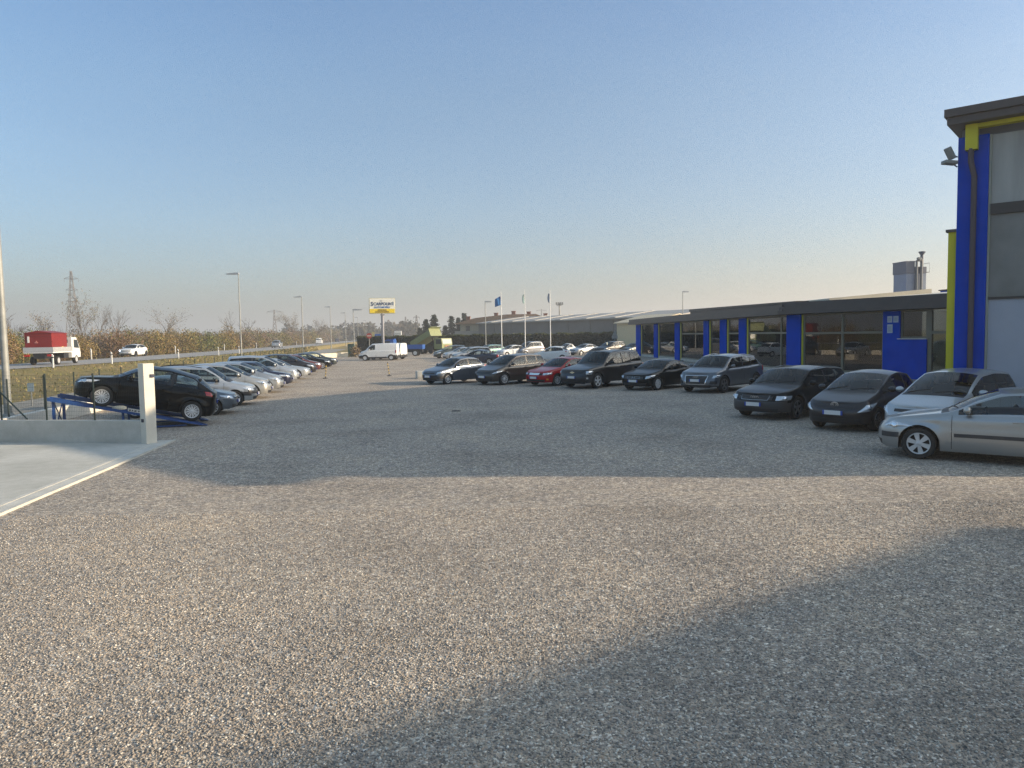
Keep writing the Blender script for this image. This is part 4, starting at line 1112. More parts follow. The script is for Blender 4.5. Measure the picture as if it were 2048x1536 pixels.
ROW = 'used cars parked in a row along the roadside fence'
FRONT = 'used cars parked in front of the showroom'
BACK = 'used cars parked behind the front row, before the hedge'
def roadx(o, Y): return -(o * 1.012) - .155 * Y
HL = (.968, .25)
def left_car(name, label, T, pm, Y, rim='ten', rm=None, o_off=6.4, hd=HL, **k):
    """front wheel of the visible right flank stands at depth Y along the row"""
    return make_car(name, label, T, pm, (roadx(o_off, Y), Y), hd, (T['fo'], -T['W'] / 2), group=ROW, rim=(rim, rm), **k)

# black hatchback on the show ramp, nose up
RAMP_H = Vector((-.93, -.368, 0)).normalized()
RAMP_A = math.radians(13.2)
ramp_end = gp(415, 850)
rw = ramp_end + RAMP_H * .50
car, B_, mk_, fn_ = make_car('parked_car', 'black five door hatchback standing nose up on the blue display ramp', T_PUNTO5, P['black'], (rw.x, rw.y), RAMP_H, (T_PUNTO5['fo'] + T_PUNTO5['wb'], .80),
                         rim=('multi', None), tilt=RAMP_A, z0=.15, noplate=True)

left_car('parked_car', 'small blue grey hatchback whose nose peeks out behind the ramp', T_CORSA, P['steel'], 25.9, 'ten', o_off=6.45, decals=[
    one('grille_bar', 'n', [(-.34, .60), (.34, .60), (.34, .625), (-.34, .625)], CHROME)])
left_car('parked_car', 'silver estate with black roof rails and black bumper, second in the fence row', T_LOGAN, P['palesilver'], 29.3, 'six', HUBCAP, rails=PLASTIC, railh=.075, mirmat=PLASTIC, handlemat=PLASTIC)
left_car('parked_car', 'pale silver people carrier with a dark toothed grille, beside the railed estate', T_MPV, P['silver2'], 32.7, 'seven', HUBCAP)
left_car('parked_car', 'silver grey rounded compact with flared front wheel arch and white mirror', T_ALTEA, P['silver'], 36.0, 'seven', RIMM, mirmat=P['white'])
left_car('parked_car', 'dark navy hatchback between two silver cars in the fence row', T_WAGON, P['navy'], 39.9, 'ten', o_off=6.5)
left_car('parked_car', 'tall silver estate with long dark side windows in the fence row', T_WAGONTALL, P['palesilver'], 43.8, 'ten', o_off=6.6, tintfrom=1)
left_car('parked_car', 'low light silver saloon with a long rounded bonnet', T_COUPE, P['palesilver'], 48.0, 'multi', o_off=6.5)
left_car('parked_car', 'dark people carrier with bright headlamps behind the low silver saloon', T_ALTEA, P['graphite'], 53.0, 'ten', o_off=6.6)
left_car('parked_car', 'dull maroon hatchback in the far part of the fence row', T_CORSA, P['maroon'], 58.0, 'ten', o_off=6.6)
left_car('parked_car', 'black saloon with a silver wheel beside the left striped pole', T_SEDAN, P['black'], 63.1, 'ten', o_off=6.3)
left_car('parked_car', 'grey green saloon parked last in the fence row', T_SEDAN, P['greyd'], 68.2, 'ten', o_off=6.2)

# front row before the showroom, noses towards the yard
HR = (-.715, -.699)
def right_car(label, T, pm, u, v, rim='ten', rm=None, hd=HR, **k):
    q = gp(u, v)
    return make_car('parked_car', label, T, pm, (q.x, q.y), hd, (T['fo'], T['W'] / 2), group=FRONT, rim=(rim, rm), **k)
c_, B_, mk_, fn_ = right_car('blue grey three door hatchback first of the front row beside the concrete block', T_PUNTO3, P['bluegrey'], 897, 769, 'ten', mirmat=P['bluegrey'])
right_car('brown grey people carrier with long tapering headlamps', T_MAZDA, P['brown'], 1010, 770, 'ten')
c_, B_, mk_, fn_ = right_car('deep red saloon with a shield shaped chrome grille', T_LANCIA, P['red'], 1116, 772, 'ten', RIMM, decals=[
    one('shield_grille', 'n', [(-.20, .585), (.20, .585), (.24, .70), (-.24, .70)], CHROME), both('fog_light', 'n', [(.62, .33), (.76, .33), (.76, .41), (.62, .41)], AMBER)])
c_, B_, mk_, fn_ = right_car('large black off roader with bow tie badge in front of the red saloon', T_SUVBIG, P['black2'], 1197, 777, 'five', rails=PLASTIC, mirmat=PLASTIC, decals=[
    one('grille_bar', 'n', [(-.52, .775), (.52, .775), (.52, .805), (-.52, .805)], P['black2'] if False else GREYPL), both('fog_light', 'n', [(.66, .48), (.8, .48), (.8, .56), (.66, .56)], LAMPG)])
emblem_at(c_, mk_, fn_, .79, lambda b: b.prism([(-.13, -.025), (-.05, -.025), (-.04, -.05), (.05, -.05), (.04, -.025), (.13, -.025), (.12, .025), (.05, .025), (.04, .05), (-.05, .05), (-.04, .025), (-.12, .025)], 0, .02, 0, 'xy'),
          pmat('gold_badge', (.75, .68, .5), .3, metal=.7))
c_, B_, mk_, fn_ = right_car('black saloon with twin kidney grille between two off roaders', T_BMW, P['black'], 1317, 781, 'multi', decals=[
    both('kidney_grille', 'n', [(.02, .555), (.21, .555), (.21, .655), (.02, .655)], CHROME), both('kidney_slats', 'n', [(.03, .560), (.20, .560), (.20, .650), (.03, .650)], PLASTIC)])
c_, B_, mk_, fn_ = right_car('grey blue off roader with large framed grille and roof rails', T_SUV, P['q5'], 1450, 786, 'five', RIMD, rails=P['silver'], decals=[
    one('grille_frame', 'n', [(-.30, .38), (.30, .38), (.38, .77), (-.38, .77)], CHROME), one('grille_mesh', 'n', [(-.27, .41), (.27, .41), (.345, .745), (-.345, .745)], PLASTIC),
    both('side_intake', 'n', [(.46, .42), (.86, .42), (.86, .54), (.5, .54)], PLASTIC)])
def four_rings(b):
    for k in range(4): ring(b, (k - 1.5) * .062, 0, .04, .006)
emblem_at(c_, mk_, fn_, .68, four_rings, CHROME)
c_, B_, mk_, fn_ = right_car('black estate with silver roof rails and wide unpainted arches', T_ALLROAD, P['black'], 1597, 839, 'five', RIMD, rails=P['silver'], greyclad=True, hd=(-.755, -.656), decals=[
    one('grille_frame', 'n', [(-.26, .60), (.26, .60), (.31, .745), (-.31, .745)], CHROME), one('grille_mesh', 'n', [(-.252, .608), (.252, .608), (.30, .737), (-.30, .737)], PLASTIC)])
emblem_at(c_, mk_, fn_, .675, four_rings, CHROME)
c_, B_, mk_, fn_ = right_car('dark graphite small hatchback with large pale headlamps', T_YARIS, P['graphite'], 1758, 863, 'ten', RIMD, hd=(-.755, -.656))
def oval_badge(b):
    ring(b, 0, 0, .07, .008, 1.35); ring(b, 0, .012, .045, .006, 1.2); ring(b, 0, 0, .05, .006, .55)
emblem_at(c_, mk_, fn_, .70, oval_badge, CHROME)
make_car('parked_car', 'tall silver people carrier half hidden behind the nearest silver estate', T_MPV, P['palesilver'], (10.58, 17.05), (-.80, -.60), (T_MPV['fo'], T_MPV['W'] / 2), group=FRONT, rim=('seven', HUBCAP),
         decals=[one('grille_slats', 'n', [(-.4, .63), (.4, .63), (.42, .66), (-.42, .66)], P['palesilver'])])
q = gp(1836, 919)
make_car('parked_car', 'nearest car, silver estate seen from its side with dark rubbing strip', T_MEGANE, P['silver'], (q.x, q.y), (-.79, .613), (T_MEGANE['fo'], T_MEGANE['W'] / 2), group=FRONT,
         rim=('six', HUBCAP), decals=[both('rub_strip', 's', [(1.50, .50), (2.68, .50), (2.68, .57), (1.50, .57)], GREYPL), both('rub_strip', 's', [(2.76, .50), (3.2, .50), (3.2, .57), (2.76, .57)], GREYPL),
         both('bumper_strip', 'n', [(.62, .43), (1.04, .43), (1.04, .53), (.62, .53)], GREYPL)], mirmat=P['silver2'], noplate=True)

# cars behind the front row
def back_car(label, T, pm, u, Y, hd, anchor_s=0.0, side=0, detail=1, **k):
    X = ku(u, 690) * Y
    return make_car('parked_car', label, T, pm, (X, Y), hd, (anchor_s, side), group=BACK, rim=k.pop('rim', ('ten', None)), detail=detail, **k)
HB = (-.93, -.37)
back_car('dark green grey car first of the group behind the blue grey hatchback', T_ALTEA, P['greyd'], 867, 88, HB)
back_car('silver saloon tucked second behind the blue grey hatchback', T_SEDAN, P['palesilver'], 886, 83, HB)
back_car('silver hatchback third behind the blue grey hatchback', T_WAGON, P['silver'], 903, 78, HB)
back_car('dark saloon showing red tail lamps and white plate above the blue grey hatchback', T_SEDAN, P['navy'], 912, 67.5, (-.93, .30), detail=2, rplate=.78,
         decals=[one('rear_plate_panel', 't', [(-.3, .70), (.3, .70), (.3, .86), (-.3, .86)], PLATEW)])
back_car('mint green saloon in front of the left flagpole', T_WAGON, P['mint'], 948, 93, (-.80, -.60))
back_car('small white hatchback between the left and middle flagpoles', T_CORSA, P['white'], 996, 91, (-.80, -.60))
back_car('grey van with rounded roof before the middle flagpole', T_MINIVAN, P['grey'], 1032, 92, (-.80, -.60))
back_car('pale hatchback turned away with white tailgate, above the brown people carrier', T_PUNTO3, P['white'], 1066, 75, (-.93, .30), tintfrom=1)
back_car('white pickup with open load bed before the hedge', T_PICKUP, P['white'], 1112, 95, (-.80, -.60))
back_car('silver saloon right of the white pickup', T_MERC, P['palesilver'], 1144, 92, (-.80, -.60))
back_car('black people carrier under the triangular road sign', T_MULTIPLA, P['black2'], 1198, 92, (-.80, -.60))
back_car('dark hatchback next to the first blue pilaster of the showroom', T_CORSA, P['greyd'], 1246, 92, (-.80, -.60))

# vans at the far end of the yard
make_car('parked_van', 'white panel van parked broadside at the far end of the yard', T_VAN, P['offwhite'], (ku(714.5, 690) * 84, 84), (-.982, -.02), (0, .95), 'van', 'white vans at the far end', rim=('steel', HUBCAP))
make_car('parked_van', 'second white van whose rear shows behind the broadside van', T_VAN, P['white'], (ku(733, 690) * 88, 88), (-.94, .34), (0, .95), 'van', 'white vans at the far end', rim=('steel', HUBCAP), detail=1)

# moving traffic
ZR = .90
def road_car(name, label, T, pm, u, v, h, cat='car', dz=0.0, **k):
    q = gp(u, v, ZR + dz)
    return make_car(name, label, T, pm, (q.x, q.y), h, (T['L'] / 2, 0), cat, 'traffic on the main road', z0=ZR + .02, detail=1, **k)
road_car('passing_car', 'small white car with lit headlamps coming along the road', T_MINI, P['white'], 267, 713, (.02, -1), rim=('five', PLASTIC), lampmat=LAMPON)
road_car('passing_car', 'silver hatchback driving away along the road', T_CORSA, P['palesilver'], 555, 695.5, (-.12, 1), rim=('ten', None))
road_car('passing_van', 'white van driving away far along the road', T_MINIVAN, P['white'], 639, 688.5, (-.14, 1), 'van', rim=('steel', None))
road_car('passing_car', 'tiny dark car at the far end of the road', T_WAGON, P['navy'], 675, 684, (-.14, 1), rim=('ten', None))

# ------------------------------------------------------------------ display ramp
rz = math.atan2(RAMP_H.y, RAMP_H.x)
ramp_mid = ramp_end + Vector((RAMP_H.y, -RAMP_H.x, 0)) * .80
ra = empty('display_ramp', ramp_mid, rz, 'blue steel display ramp carrying the black hatchback', 'ramp')
BLUES = pmat('blue_steel', (.012, .06, .22), .4, coat=.4, var=.15, vscale=3)
tg = math.tan(RAMP_A); RL = 4.25
for sy, nm in ((.76, 'track'), (-.76, 'track')):
    mb = MB(); mb.prism([(0, 0), (RL, RL * tg), (RL, RL * tg + .035), (.2, .07), (0, .012)], sy - .17, sy + .17, 0, 'xz')
    for e in (-.185, .17): mb.prism([(.1, .0), (RL, RL * tg - .03), (RL, RL * tg + .075), (.25, .10)], sy + e, sy + e + .015, 0, 'xz')
    mb.build('track', BLUES, ra)
for sy in (.76, -.76):
    mb = MB(); mb.box(RL - .16, RL - .08, sy - .04, sy + .04, 0, RL * tg - .03); mb.build('leg', BLUES, ra)
    mb = MB(); mb.box(2.3, 2.37, sy - .035, sy + .035, 0, 2.3 * tg - .02); mb.build('leg', BLUES, ra)
    mb = MB(); mb.box(.6, RL - .2, sy - .03, sy + .03, .01, .06); mb.build('ground_rail', BLUES, ra)
mb = MB(); x = RL - .12
mb.tube([(x, -.72, .03), (x, .72, RL * tg - .08)], .018, 6); mb.tube([(x, .72, .03), (x, -.72, RL * tg - .08)], .018, 6); mb.box(x - .03, x + .03, -.72, .72, RL * tg - .1, RL * tg - .04); mb.build('cross_brace', BLUES, ra, 60)
# white rag and sign plate lying on the ramp
mb = MB(); mb.prism([(1.72, 1.72 * tg + .05), (2.18, 2.18 * tg + .05), (2.18, 2.18 * tg + .15), (1.72, 1.72 * tg + .15)], .94, .955, 0, 'xz')
for k, (a, wd) in enumerate(((1.78, .05), (1.87, .03), (1.95, .06), (2.04, .03), (2.10, .05))): mb.box(a, a + wd, .956, .959, a * tg + .08, a * tg + .12, 1)
ob = mb.build('sign_plate', [pmat('worn_white_plate', (.5, .5, .48), .6), PLASTIC], None); ob.location = ramp_mid; ob.rotation_euler = (0, 0, rz)
tag(ob, 'small black and white plate on the rail of the display ramp', 'sign')
bm = bmesh.new(); bmesh.ops.create_icosphere(bm, subdivisions=2, radius=1)
for v_ in bm.verts: v_.co = Vector((v_.co.x * .22, v_.co.y * .09, max(-.2, v_.co.z) * .09)) * (1 + .25 * random.random())
mb = MB(); mb.raw([tuple(q.co) for q in bm.verts], [[q.index for q in f.verts] for f in bm.faces]); bm.free()
ob = mb.build('cloth_bundle', pmat('cream_cloth', (.62, .55, .42), .9), None, 60)
pr = ramp_end + RAMP_H * 2.42 + Vector((RAMP_H.y * -1, RAMP_H.x, 0)) * .02; ob.location = (pr.x, pr.y, 2.42 * tg + .07); tag(ob, 'cream bundle wedged behind the front wheel on the ramp', 'bundle')

# ------------------------------------------------------------------ lamps, masts, pylons
LEFT = math.pi
def lamp(name, label, p, hgt, arm, ang, r0=.085, group='tall street lamps along the road', white=False):
    root = empty(name, p, ang, label, 'street lamp', group)
    mb = MB(); mb.tube([(0, 0, 0), (0, 0, hgt)], [r0, r0 * .55], 10); mb.lathe([(r0 * 1.5, 0), (r0 * 1.5, .35), (r0 * 1.02, .42)], 10); mb.build('pole', GALV, root, 60)
    mb = MB()
    mb.prism([(-.1, hgt - .02), (.25, hgt - .06), (arm, hgt - .02), (arm + .05, hgt + .06), (.35, hgt + .16), (-.05, hgt + .14)], -.16, .16, 0, 'xz')
    mb.build('lamp_head', pmat('lamp_grey', (.45, .46, .47), .4, metal=.4), root, 40)
    mb = MB(); mb.prism([(.35, hgt - .075), (arm - .05, hgt - .04), (arm - .05, hgt - .02), (.35, hgt - .05)], -.12, .12, 0, 'xz'); mb.build('lens', pmat('lamp_glass', (.5, .52, .54), .2), root)
    return root
lp = Vector((ku(17, 835) * 23.6, 23.6, 0)); lamp('street_lamp', 'thick grey pole rising out of the picture at the left edge', lp, 11.5, 1.0, LEFT, .12, None)
for k, (u, vt, Y, lab, an) in enumerate(((479, 548, 85, 'tallest street lamp in full view, with its arm to the left', LEFT), (605, 594, 134, 'second tallest street lamp, behind the maroon hatchback', LEFT),
        (662, 614, 179, 'street lamp third along the road, with short left arm', LEFT), (692, 626, 224, 'thin street lamp just left of the yard-end lamp', LEFT),
        (708, 620, 112, 'lamp with head turned right beside the green cabinet', 0), (717, 635, 300, 'faint far street lamp right of the green cabinet', LEFT), (733, 641, 400, 'faintest street lamp, left of the yellow sign', LEFT))):
    X = ku(u, vt + 60) * Y
    lamp('street_lamp', lab, (X, Y, 0), zat(u, vt, Y), 1.35 if Y > 60 else 1, an, .085 + (.03 if Y > 120 else 0))
lamp('street_lamp', 'lamp post left of the blue flag with head to the right', (ku(971, 650) * 118, 118, 0), zat(971, 604, 118), 1.0, 0, .09, None)
lamp('street_lamp', 'lamp post standing up behind the showroom roof', (ku(1365.5, 620) * 120, 120, 0), zat(1366, 584, 120), .95, 0, .09, None)
fm = empty('floodlight_mast', (ku(1119, 620) * 190, 190, -.9), 0, 'floodlight mast with a ring of lamps right of the flags', 'floodlight')
mb = MB(); mb.tube([(0, 0, 0), (0, 0, 11.4)], [.25, .16], 8); mb.build('pole', GALV, fm, 60)
mb = MB(); mb.tube([(-.8, 0, 11.0), (.8, 0, 11.0)], .08, 6); mb.tube([(0, 0, 10.6), (-.6, 0, 11.0)], .05, 5); mb.tube([(0, 0, 10.6), (.6, 0, 11.0)], .05, 5); mb.build('bracket', GALV, fm)
for x in (-.75, -.25, .25, .75):
    mb = MB(); mb.box(x - .2, x + .2, -.2, .2, 11.1, 11.7, 0, .04); mb.build('lamp_head', GALV, fm)

PYL = pmat('pylon_steel', (.13, .12, .12), .7)
def pylon(label, u, Y, hgt, bw, arms, rot=.4, rr=.09):
    root = empty('lattice_pylon', (ku(u, 640) * Y, Y, 0), rot, label, 'pylon', 'lattice power pylons in the haze')
    mb = MB(); n = 9; wd = lambda z: bw * (1 - z / hgt) ** 1.25 + bw * .10
    lv = [hgt * (1 - (1 - k / n) ** 1.25) for k in range(n + 1)]
    cs = ((1, 1), (-1, 1), (-1, -1), (1, -1))
    for a, b in zip(lv, lv[1:]):
        for i in range(4):
            p, q_ = cs[i], cs[(i + 1) % 4]
            mb.tube([(p[0] * wd(a) / 2, p[1] * wd(a) / 2, a), (p[0] * wd(b) / 2, p[1] * wd(b) / 2, b)], rr, 4)
            mb.tube([(p[0] * wd(a) / 2, p[1] * wd(a) / 2, a), (q_[0] * wd(b) / 2, q_[1] * wd(b) / 2, b)], rr * .6, 3)
            mb.tube([(q_[0] * wd(a) / 2, q_[1] * wd(a) / 2, a), (p[0] * wd(b) / 2, p[1] * wd(b) / 2, b)], rr * .6, 3)
    mb.build('tower', PYL, root)
    for z, l in arms:
        mb = MB()
        for s in (-1, 1):
            for y in (-.3, .3): mb.tube([(0, y, z), (s * l, 0, z + .15)], rr * .8, 4)
            mb.tube([(0, 0, z + 1.1), (s * l, 0, z + .15)], rr * .6, 4); mb.tube([(s * l, 0, z + .1), (s * l, 0, z - 1.0)], rr * .5, 4)
        mb.build('cross_arm', PYL, root)
pylon('tall lattice pylon rising behind the red truck', 147, 255, 27.0, 4.6, ((24.2, 2.2), (20.4, 1.8), (16.6, 1.9)), .25, .085)
pylon('faint pylon with flat top behind the thicket', 549, 430, 19.5, 3.4, ((18.2, 4.0),), .2, .12)
pylon('small lattice pylon with one side arm behind the green tipper', 811, 420, 14.0, 3.4, ((10.5, 3.2),), .2, .14)
pylon('small lattice pylon just left of the dark conifers', 833, 430, 15.0, 3.6, ((13.6, 1.8),), .3, .14)
pylon('faint twin armed pylon between the flagpoles', 1083, 620, 24.0, 3.0, ((22.5, 4.5),), .2, .12)

# ------------------------------------------------------------------ signs
def text(body, size, mat, parent, loc, sx=1.0, rot=(R(90), 0, 0), name='lettering', bold=.0):
    cu = bpy.data.curves.new('lettering', 'FONT'); cu.body = body; cu.size = size; cu.align_x = 'CENTER'; cu.extrude = .004; cu.offset = bold
    t = bpy.data.objects.new('tmp', cu); COL.objects.link(t)
    dg = bpy.context.evaluated_depsgraph_get(); me = bpy.data.meshes.new_from_object(t.evaluated_get(dg))
    bpy.data.objects.remove(t)
    me.materials.clear(); me.materials.append(mat)
    o = link(name, me, parent); o.location = loc; o.rotation_euler = rot; o.scale = (sx, 1, 1)
    return o
SY = 92; sgx = ku(764.5, 620) * SY; k_ = SY / F
bz0, bz1 = zat(764, 626.5, SY), zat(764, 597, SY)
sg = empty('billboard', (sgx, SY, 0), .16, 'white and yellow dealer sign on a tall grey pole', 'sign')
mb = MB(); mb.tube([(0, 0, 0), (0, 0, bz0)], .17, 12); mb.box(-.28, .28, -.2, .2, bz0 - .26, bz0 - .14); mb.build('pole', pmat('sign_pole', (.24, .24, .26), .5), sg, 60)
bw_, bz0, bz1 = 1.54, zat(764, 626.5, SY), zat(764, 597, SY)
mb = MB(); mb.box(-bw_, bw_, -.16, .16, bz0, bz1, 0, .02); mb.box(-bw_ - .05, bw_ + .05, -.13, .13, bz0 - .05, bz1 + .05, 1); mb.build('cabinet', [pmat('sign_white', (.80, .79, .70), .5), pmat('sign_edge', (.5, .46, .25), .5)], sg)
mb = MB(); mb.box(-bw_ + .02, bw_ - .02, -.175, -.162, bz0 + .03, bz0 + .54); mb.build('yellow_panel', pmat('sign_yellow', (.85, .62, .03), .5), sg)
NAVY = pmat('sign_navy', (.02, .04, .13), .5); BRN = pmat('sign_brown', (.16, .08, .01), .5)
text('CARPOLIN', .50, NAVY, sg, (.07, -.18, bz0 + .98), .92, bold=.012); text('S', .70, NAVY, sg, (-1.22, -.18, bz0 + .91), .85, bold=.012); text('I', .66, NAVY, sg, (1.34, -.18, bz0 + .95), .9, bold=.012)
text('F.lli', .2, NAVY, sg, (-.1, -.18, bz0 + 1.45)); text('AUTOMOBILI', .34, pmat('sign_blue', (.06, .16, .42), .5), sg, (0, -.18, bz0 + .62), .95, bold=.008)
text('OFFICINA', .20, BRN, sg, (0, -.19, bz0 + .32), 1.25, bold=.010); text('CARROZZERIA', .20, BRN, sg, (0, -.19, bz0 + .10), 1.25, bold=.010)
ne = empty('road_sign', (ku(738) * 97, 97, .15), 0, 'round red no entry sign in front of the hedge', 'sign')
mb = MB(); mb.tube([(0, .04, 0), (0, .04, 2.9)], .04, 8); mb.build('pole', GALV, ne, 60)
mb = MB(); mb.lathe([(.001, -.012), (.36, -.012), (.36, .01), (.001, .01)], 24, 0, 'y', (0, 0, 2.70)); mb.box(-.26, .26, -.018, -.0125, 2.63, 2.77, 1); mb.build('disc', [pmat('sign_red', (.42, .07, .05), .5), pmat('sign_whitebar', (.6, .5, .45), .5)], ne)
bs = empty('direction_sign', (ku(755) * 135, 135, .1), 0, 'blue and yellow direction signs above the hedge', 'sign')
mb = MB(); mb.tube([(-.6, .1, 0), (-.6, .1, 3.2)], .06, 6); mb.tube([(.4, .1, 0), (.4, .1, 3.2)], .06, 6); mb.build('pole', GALV, bs)
mb = MB(); mb.box(-1.05, -.55, -.03, .03, 2.6, 3.5); mb.build('panel', pmat('dull_yellow', (.5, .42, .2), .6), bs)
mb = MB(); mb.box(-.5, .55, -.03, .03, 2.45, 3.15); mb.build('panel', pmat('sign_blue2', (.03, .12, .42), .5), bs)
tk = empty('advertising_board', (ku(796) * 150, 150, .5), 0, 'small white board with dark lettering above the hedge', 'sign')
mb = MB(); mb.box(-.72, .72, -.2, .2, 2.3, 3.35, 0, .05); mb.build('panel', WHITEP, tk)
mb = MB(); mb.box(-.5, -.4, -.1, .1, 0, 2.3); mb.box(.4, .5, -.1, .1, 0, 2.3); mb.build('leg', GALV, tk)
text('Renner', .36, pmat('board_letters', (.08, .1, .09), .6), tk, (0, -.215, 2.68))
tr = empty('road_sign', (ku(1229.5) * 88, 88, -.25), 0, 'grey backs of a triangular and a square sign on one pole', 'sign')
mb = MB(); mb.tube([(0, -.03, 0), (0, -.03, 3.1)], .03, 6); mb.build('pole', GALV, tr)
GB = pmat('sign_back', (.33, .33, .30), .6)
mb = MB(); mb.prism([(-.32, 2.62), (.32, 2.62), (.03, 3.2), (-.03, 3.2)], .0, .02, 0, 'xz'); mb.build('triangle', GB, tr)
mb = MB(); mb.box(-.34, .34, .0, .02, 2.28, 2.60); mb.build('panel', GB, tr)

# ------------------------------------------------------------------ flags
def flag(u, vt, Y, lab, col, wave, stripes=None):
    root = empty('flagpole', (ku(u, 650) * Y, Y, 0), 0, lab, 'flagpole', 'three white flagpoles')
    h = zat(u, vt, Y)
    mb = MB(); mb.tube([(0, 0, 0), (0, 0, h)], [.065, .035], 8); mb.lathe([(.001, h + .08), (.05, h + .04), (.001, h)], 8); mb.build('pole', WHITEP, root, 60)
    mb = MB(); n = 10
    zt, hh = h - .55, 1.15
    for i in range(n):
        for j in range(8):
            def Pp(a, b):
                x = -.06 - a * (.72 if wave else .13); dz = -(.75 * a if wave else 0) * .55
                y = .09 * math.sin(a * 7 + b * 2)
                return (x - (0 if wave else .10 * math.sin(b * 3.0) * a), y if wave else y * 1.6 + .1 * a, zt - b * hh * (1 if wave else 1 - .1 * a) + dz + (.18 * a * b if wave else 0))
            m = 0
            if stripes: m = 0 if i < 3 else (1 if i < 7 else 2)
            mb.face([Pp(i / n, j / 8), Pp((i + 1) / n, j / 8), Pp((i + 1) / n, (j + 1) / 8), Pp(i / n, (j + 1) / 8)], m)
    ob = mb.build('flag', col if isinstance(col, list) else [col], root, 180)
    so = ob.modifiers.new('cloth', 'SOLIDIFY'); so.thickness = .006
flag(1003, 583, 93, 'flagpole flying a blue flag to the left', pmat('flag_blue', (.02, .14, .36), .8), True)
flag(1050, 580, 92, 'flagpole with a limp teal and white flag', [pmat('flag_teal', (.06, .36, .30), .8), pmat('flag_white', (.6, .62, .6), .8), pmat('flag_teal', (.06, .36, .3))], False, True)
flag(1100.5, 578, 91, 'flagpole with a limp slate blue flag', pmat('flag_slate', (.10, .15, .24), .8), False)

# ------------------------------------------------------------------ small street furniture
YEL = pmat('hazard_yellow', (.6, .40, .06), .6)
for (u, v, lab, tl) in ((651, 757, 'striped pole on a round foot by the roadside row', .04), (779, 752, 'striped pole on a round foot in the open middle of the yard', -.06)):
    q = gp(u, v); rt = empty('hazard_pole', q, 0, lab, 'bollard', 'black and yellow striped poles')
    mb = MB(); mb.lathe([(.001, .0), (.17, .0), (.165, .035), (.05, .06), (.001, .06)], 16); mb.build('foot', PLASTIC, rt, 40)
    mb = MB()
    for k in range(9):
        a, b = .05 + k * .1, .05 + (k + 1) * .1
        mb.tube([(tl * a * 2, 0, a), (tl * b * 2, 0, b)], .026, 8, k % 2, cap=k in (0, 8))
    mb.build('pole', [PLASTIC, YEL], rt, 60)
q = gp(846, 757); mb = MB(); mb.box(-.42, .42, -.4, .4, -.02, .48, 0, .03)
ob = mb.build('concrete_block', pmat('white_concrete', (.55, .53, .47), .9, var=.15, vscale=3, bump=.4), None, 50); ob.location = q; ob.rotation_euler = (0, 0, .25); tag(ob, 'white concrete block beside the blue grey hatchback', 'block')
q = gp(912, 822); mb = MB(); mb.lathe([(.001, .012), (.16, .012), (.17, .0)], 16); ob = mb.build('drain_cover', pmat('rusty_iron', (.03, .022, .018), .9)); ob.location = q; tag(ob, 'small dark drain cover in the middle of the gravel', 'drain cover')
cb = empty('utility_cabinet', (ku(702, 690) * 104, 104, 0), .1, 'dark green utility cabinet at the end of the low wall', 'cabinet')
CG = pmat('cabinet_green', (.025, .06, .045), .6, var=.1)
mb = MB(); mb.box(-.42, .42, -.4, .4, 0, 1.72, 0, .02); mb.build('body', CG, cb); mb = MB(); mb.box(-.46, .46, -.44, .44, 1.723, 1.80); mb.build('lid', CG, cb)
mb = MB(); mb.box(-.36, .36, -.425, -.402, .15, 1.6); mb.box(-.01, .01, -.44, -.42, .15, 1.6); mb.build('door', CG, cb)
mb = MB()
for a, b in (((-25.6, 90), (-25.2, 96)), ((-25.2, 96), (-22.8, 104))): along(mb, a, b, .22, -.05, .62, 0, .02)
tag(mb.build('low_wall', pmat('cream_concrete', (.58, .53, .42), .85, var=.08)), 'pale low wall curving round the far left corner of the yard', 'wall')  # one even cream tone for this stretch of wall
# road delineators
near_d = [(107, 742), (224, 731.5), (357, 716.5), (437, 706), (478, 700)]
for k, (u, v) in enumerate(near_d + [(183, 719), (351, 707.5), (449, 700.5), (513, 694.5), (593, 689), (675, 684)]):
    far_ = k >= len(near_d)
    o_ = 25.3 if not far_ else 35.4
    kk = ku(u, v); lo, hi = 30.0, 600.0
    for _ in range(50):
        mid_ = (lo + hi) / 2; pq = rp(o_, mid_)
        if pq.x / pq.y < kk: lo = mid_
        else: hi = mid_
    X, Y = pq.x, pq.y
    lab = ['white marker post right in front of the red truck', 'slim marker post on the near verge left of the white oncoming car', 'slim marker post on the near verge right of the white oncoming car', 'slim marker post on the near verge left of the tallest lamp',
           'small marker post on the near verge behind the tallest lamp', 'white marker post ahead of the red truck on the far verge', 'white marker post on the far verge beside the slim near one', 'white marker post on the far verge left of the tallest lamp',
           'white marker post on the far verge behind the receding silver hatchback', 'tiny marker post on the far verge left of the white van', 'white marker post far along the far verge beside the thin lamps'][k]
    rt = empty('marker_post', (X, Y, .82), 0, lab, 'marker post', 'white marker posts along the road')
    s_ = 1.0 if not far_ else 1.15
    mb = MB(); mb.prism([(-.045, 0), (.045, 0), (.045, .92 * s_), (-.045, 1.0 * s_)], -.04, .04, 0, 'xz'); mb.build('post', WHITEP, rt)
    mb = MB(); mb.box(-.048, .048, -.043, .043, .72 * s_, .80 * s_); mb.build('reflector', PLASTIC if not far_ else WHITEP, rt)
for (u, v) in ((61, 744),):
    q = gp(u, 790); 
    gb = empty('verge_sign', (ku(61, 760) * 31, 31, .0), 0, 'small grey panel on a stake beyond the wire fence', 'sign')
    mb = MB(); mb.box(-.02, .02, -.02, .02, 0, .8); mb.build('stake', GALV, gb); mb = MB(); mb.box(-.14, .14, -.03, -.02, .62, .98); mb.build('panel', pmat('pale_blue_grey', (.38, .44, .46), .6), gb)

# ------------------------------------------------------------------ lorries
def wheels(root, spots, r, wd, rm=HUBCAP): add_wheels(root, spots, r, wd, 'steel', rm)
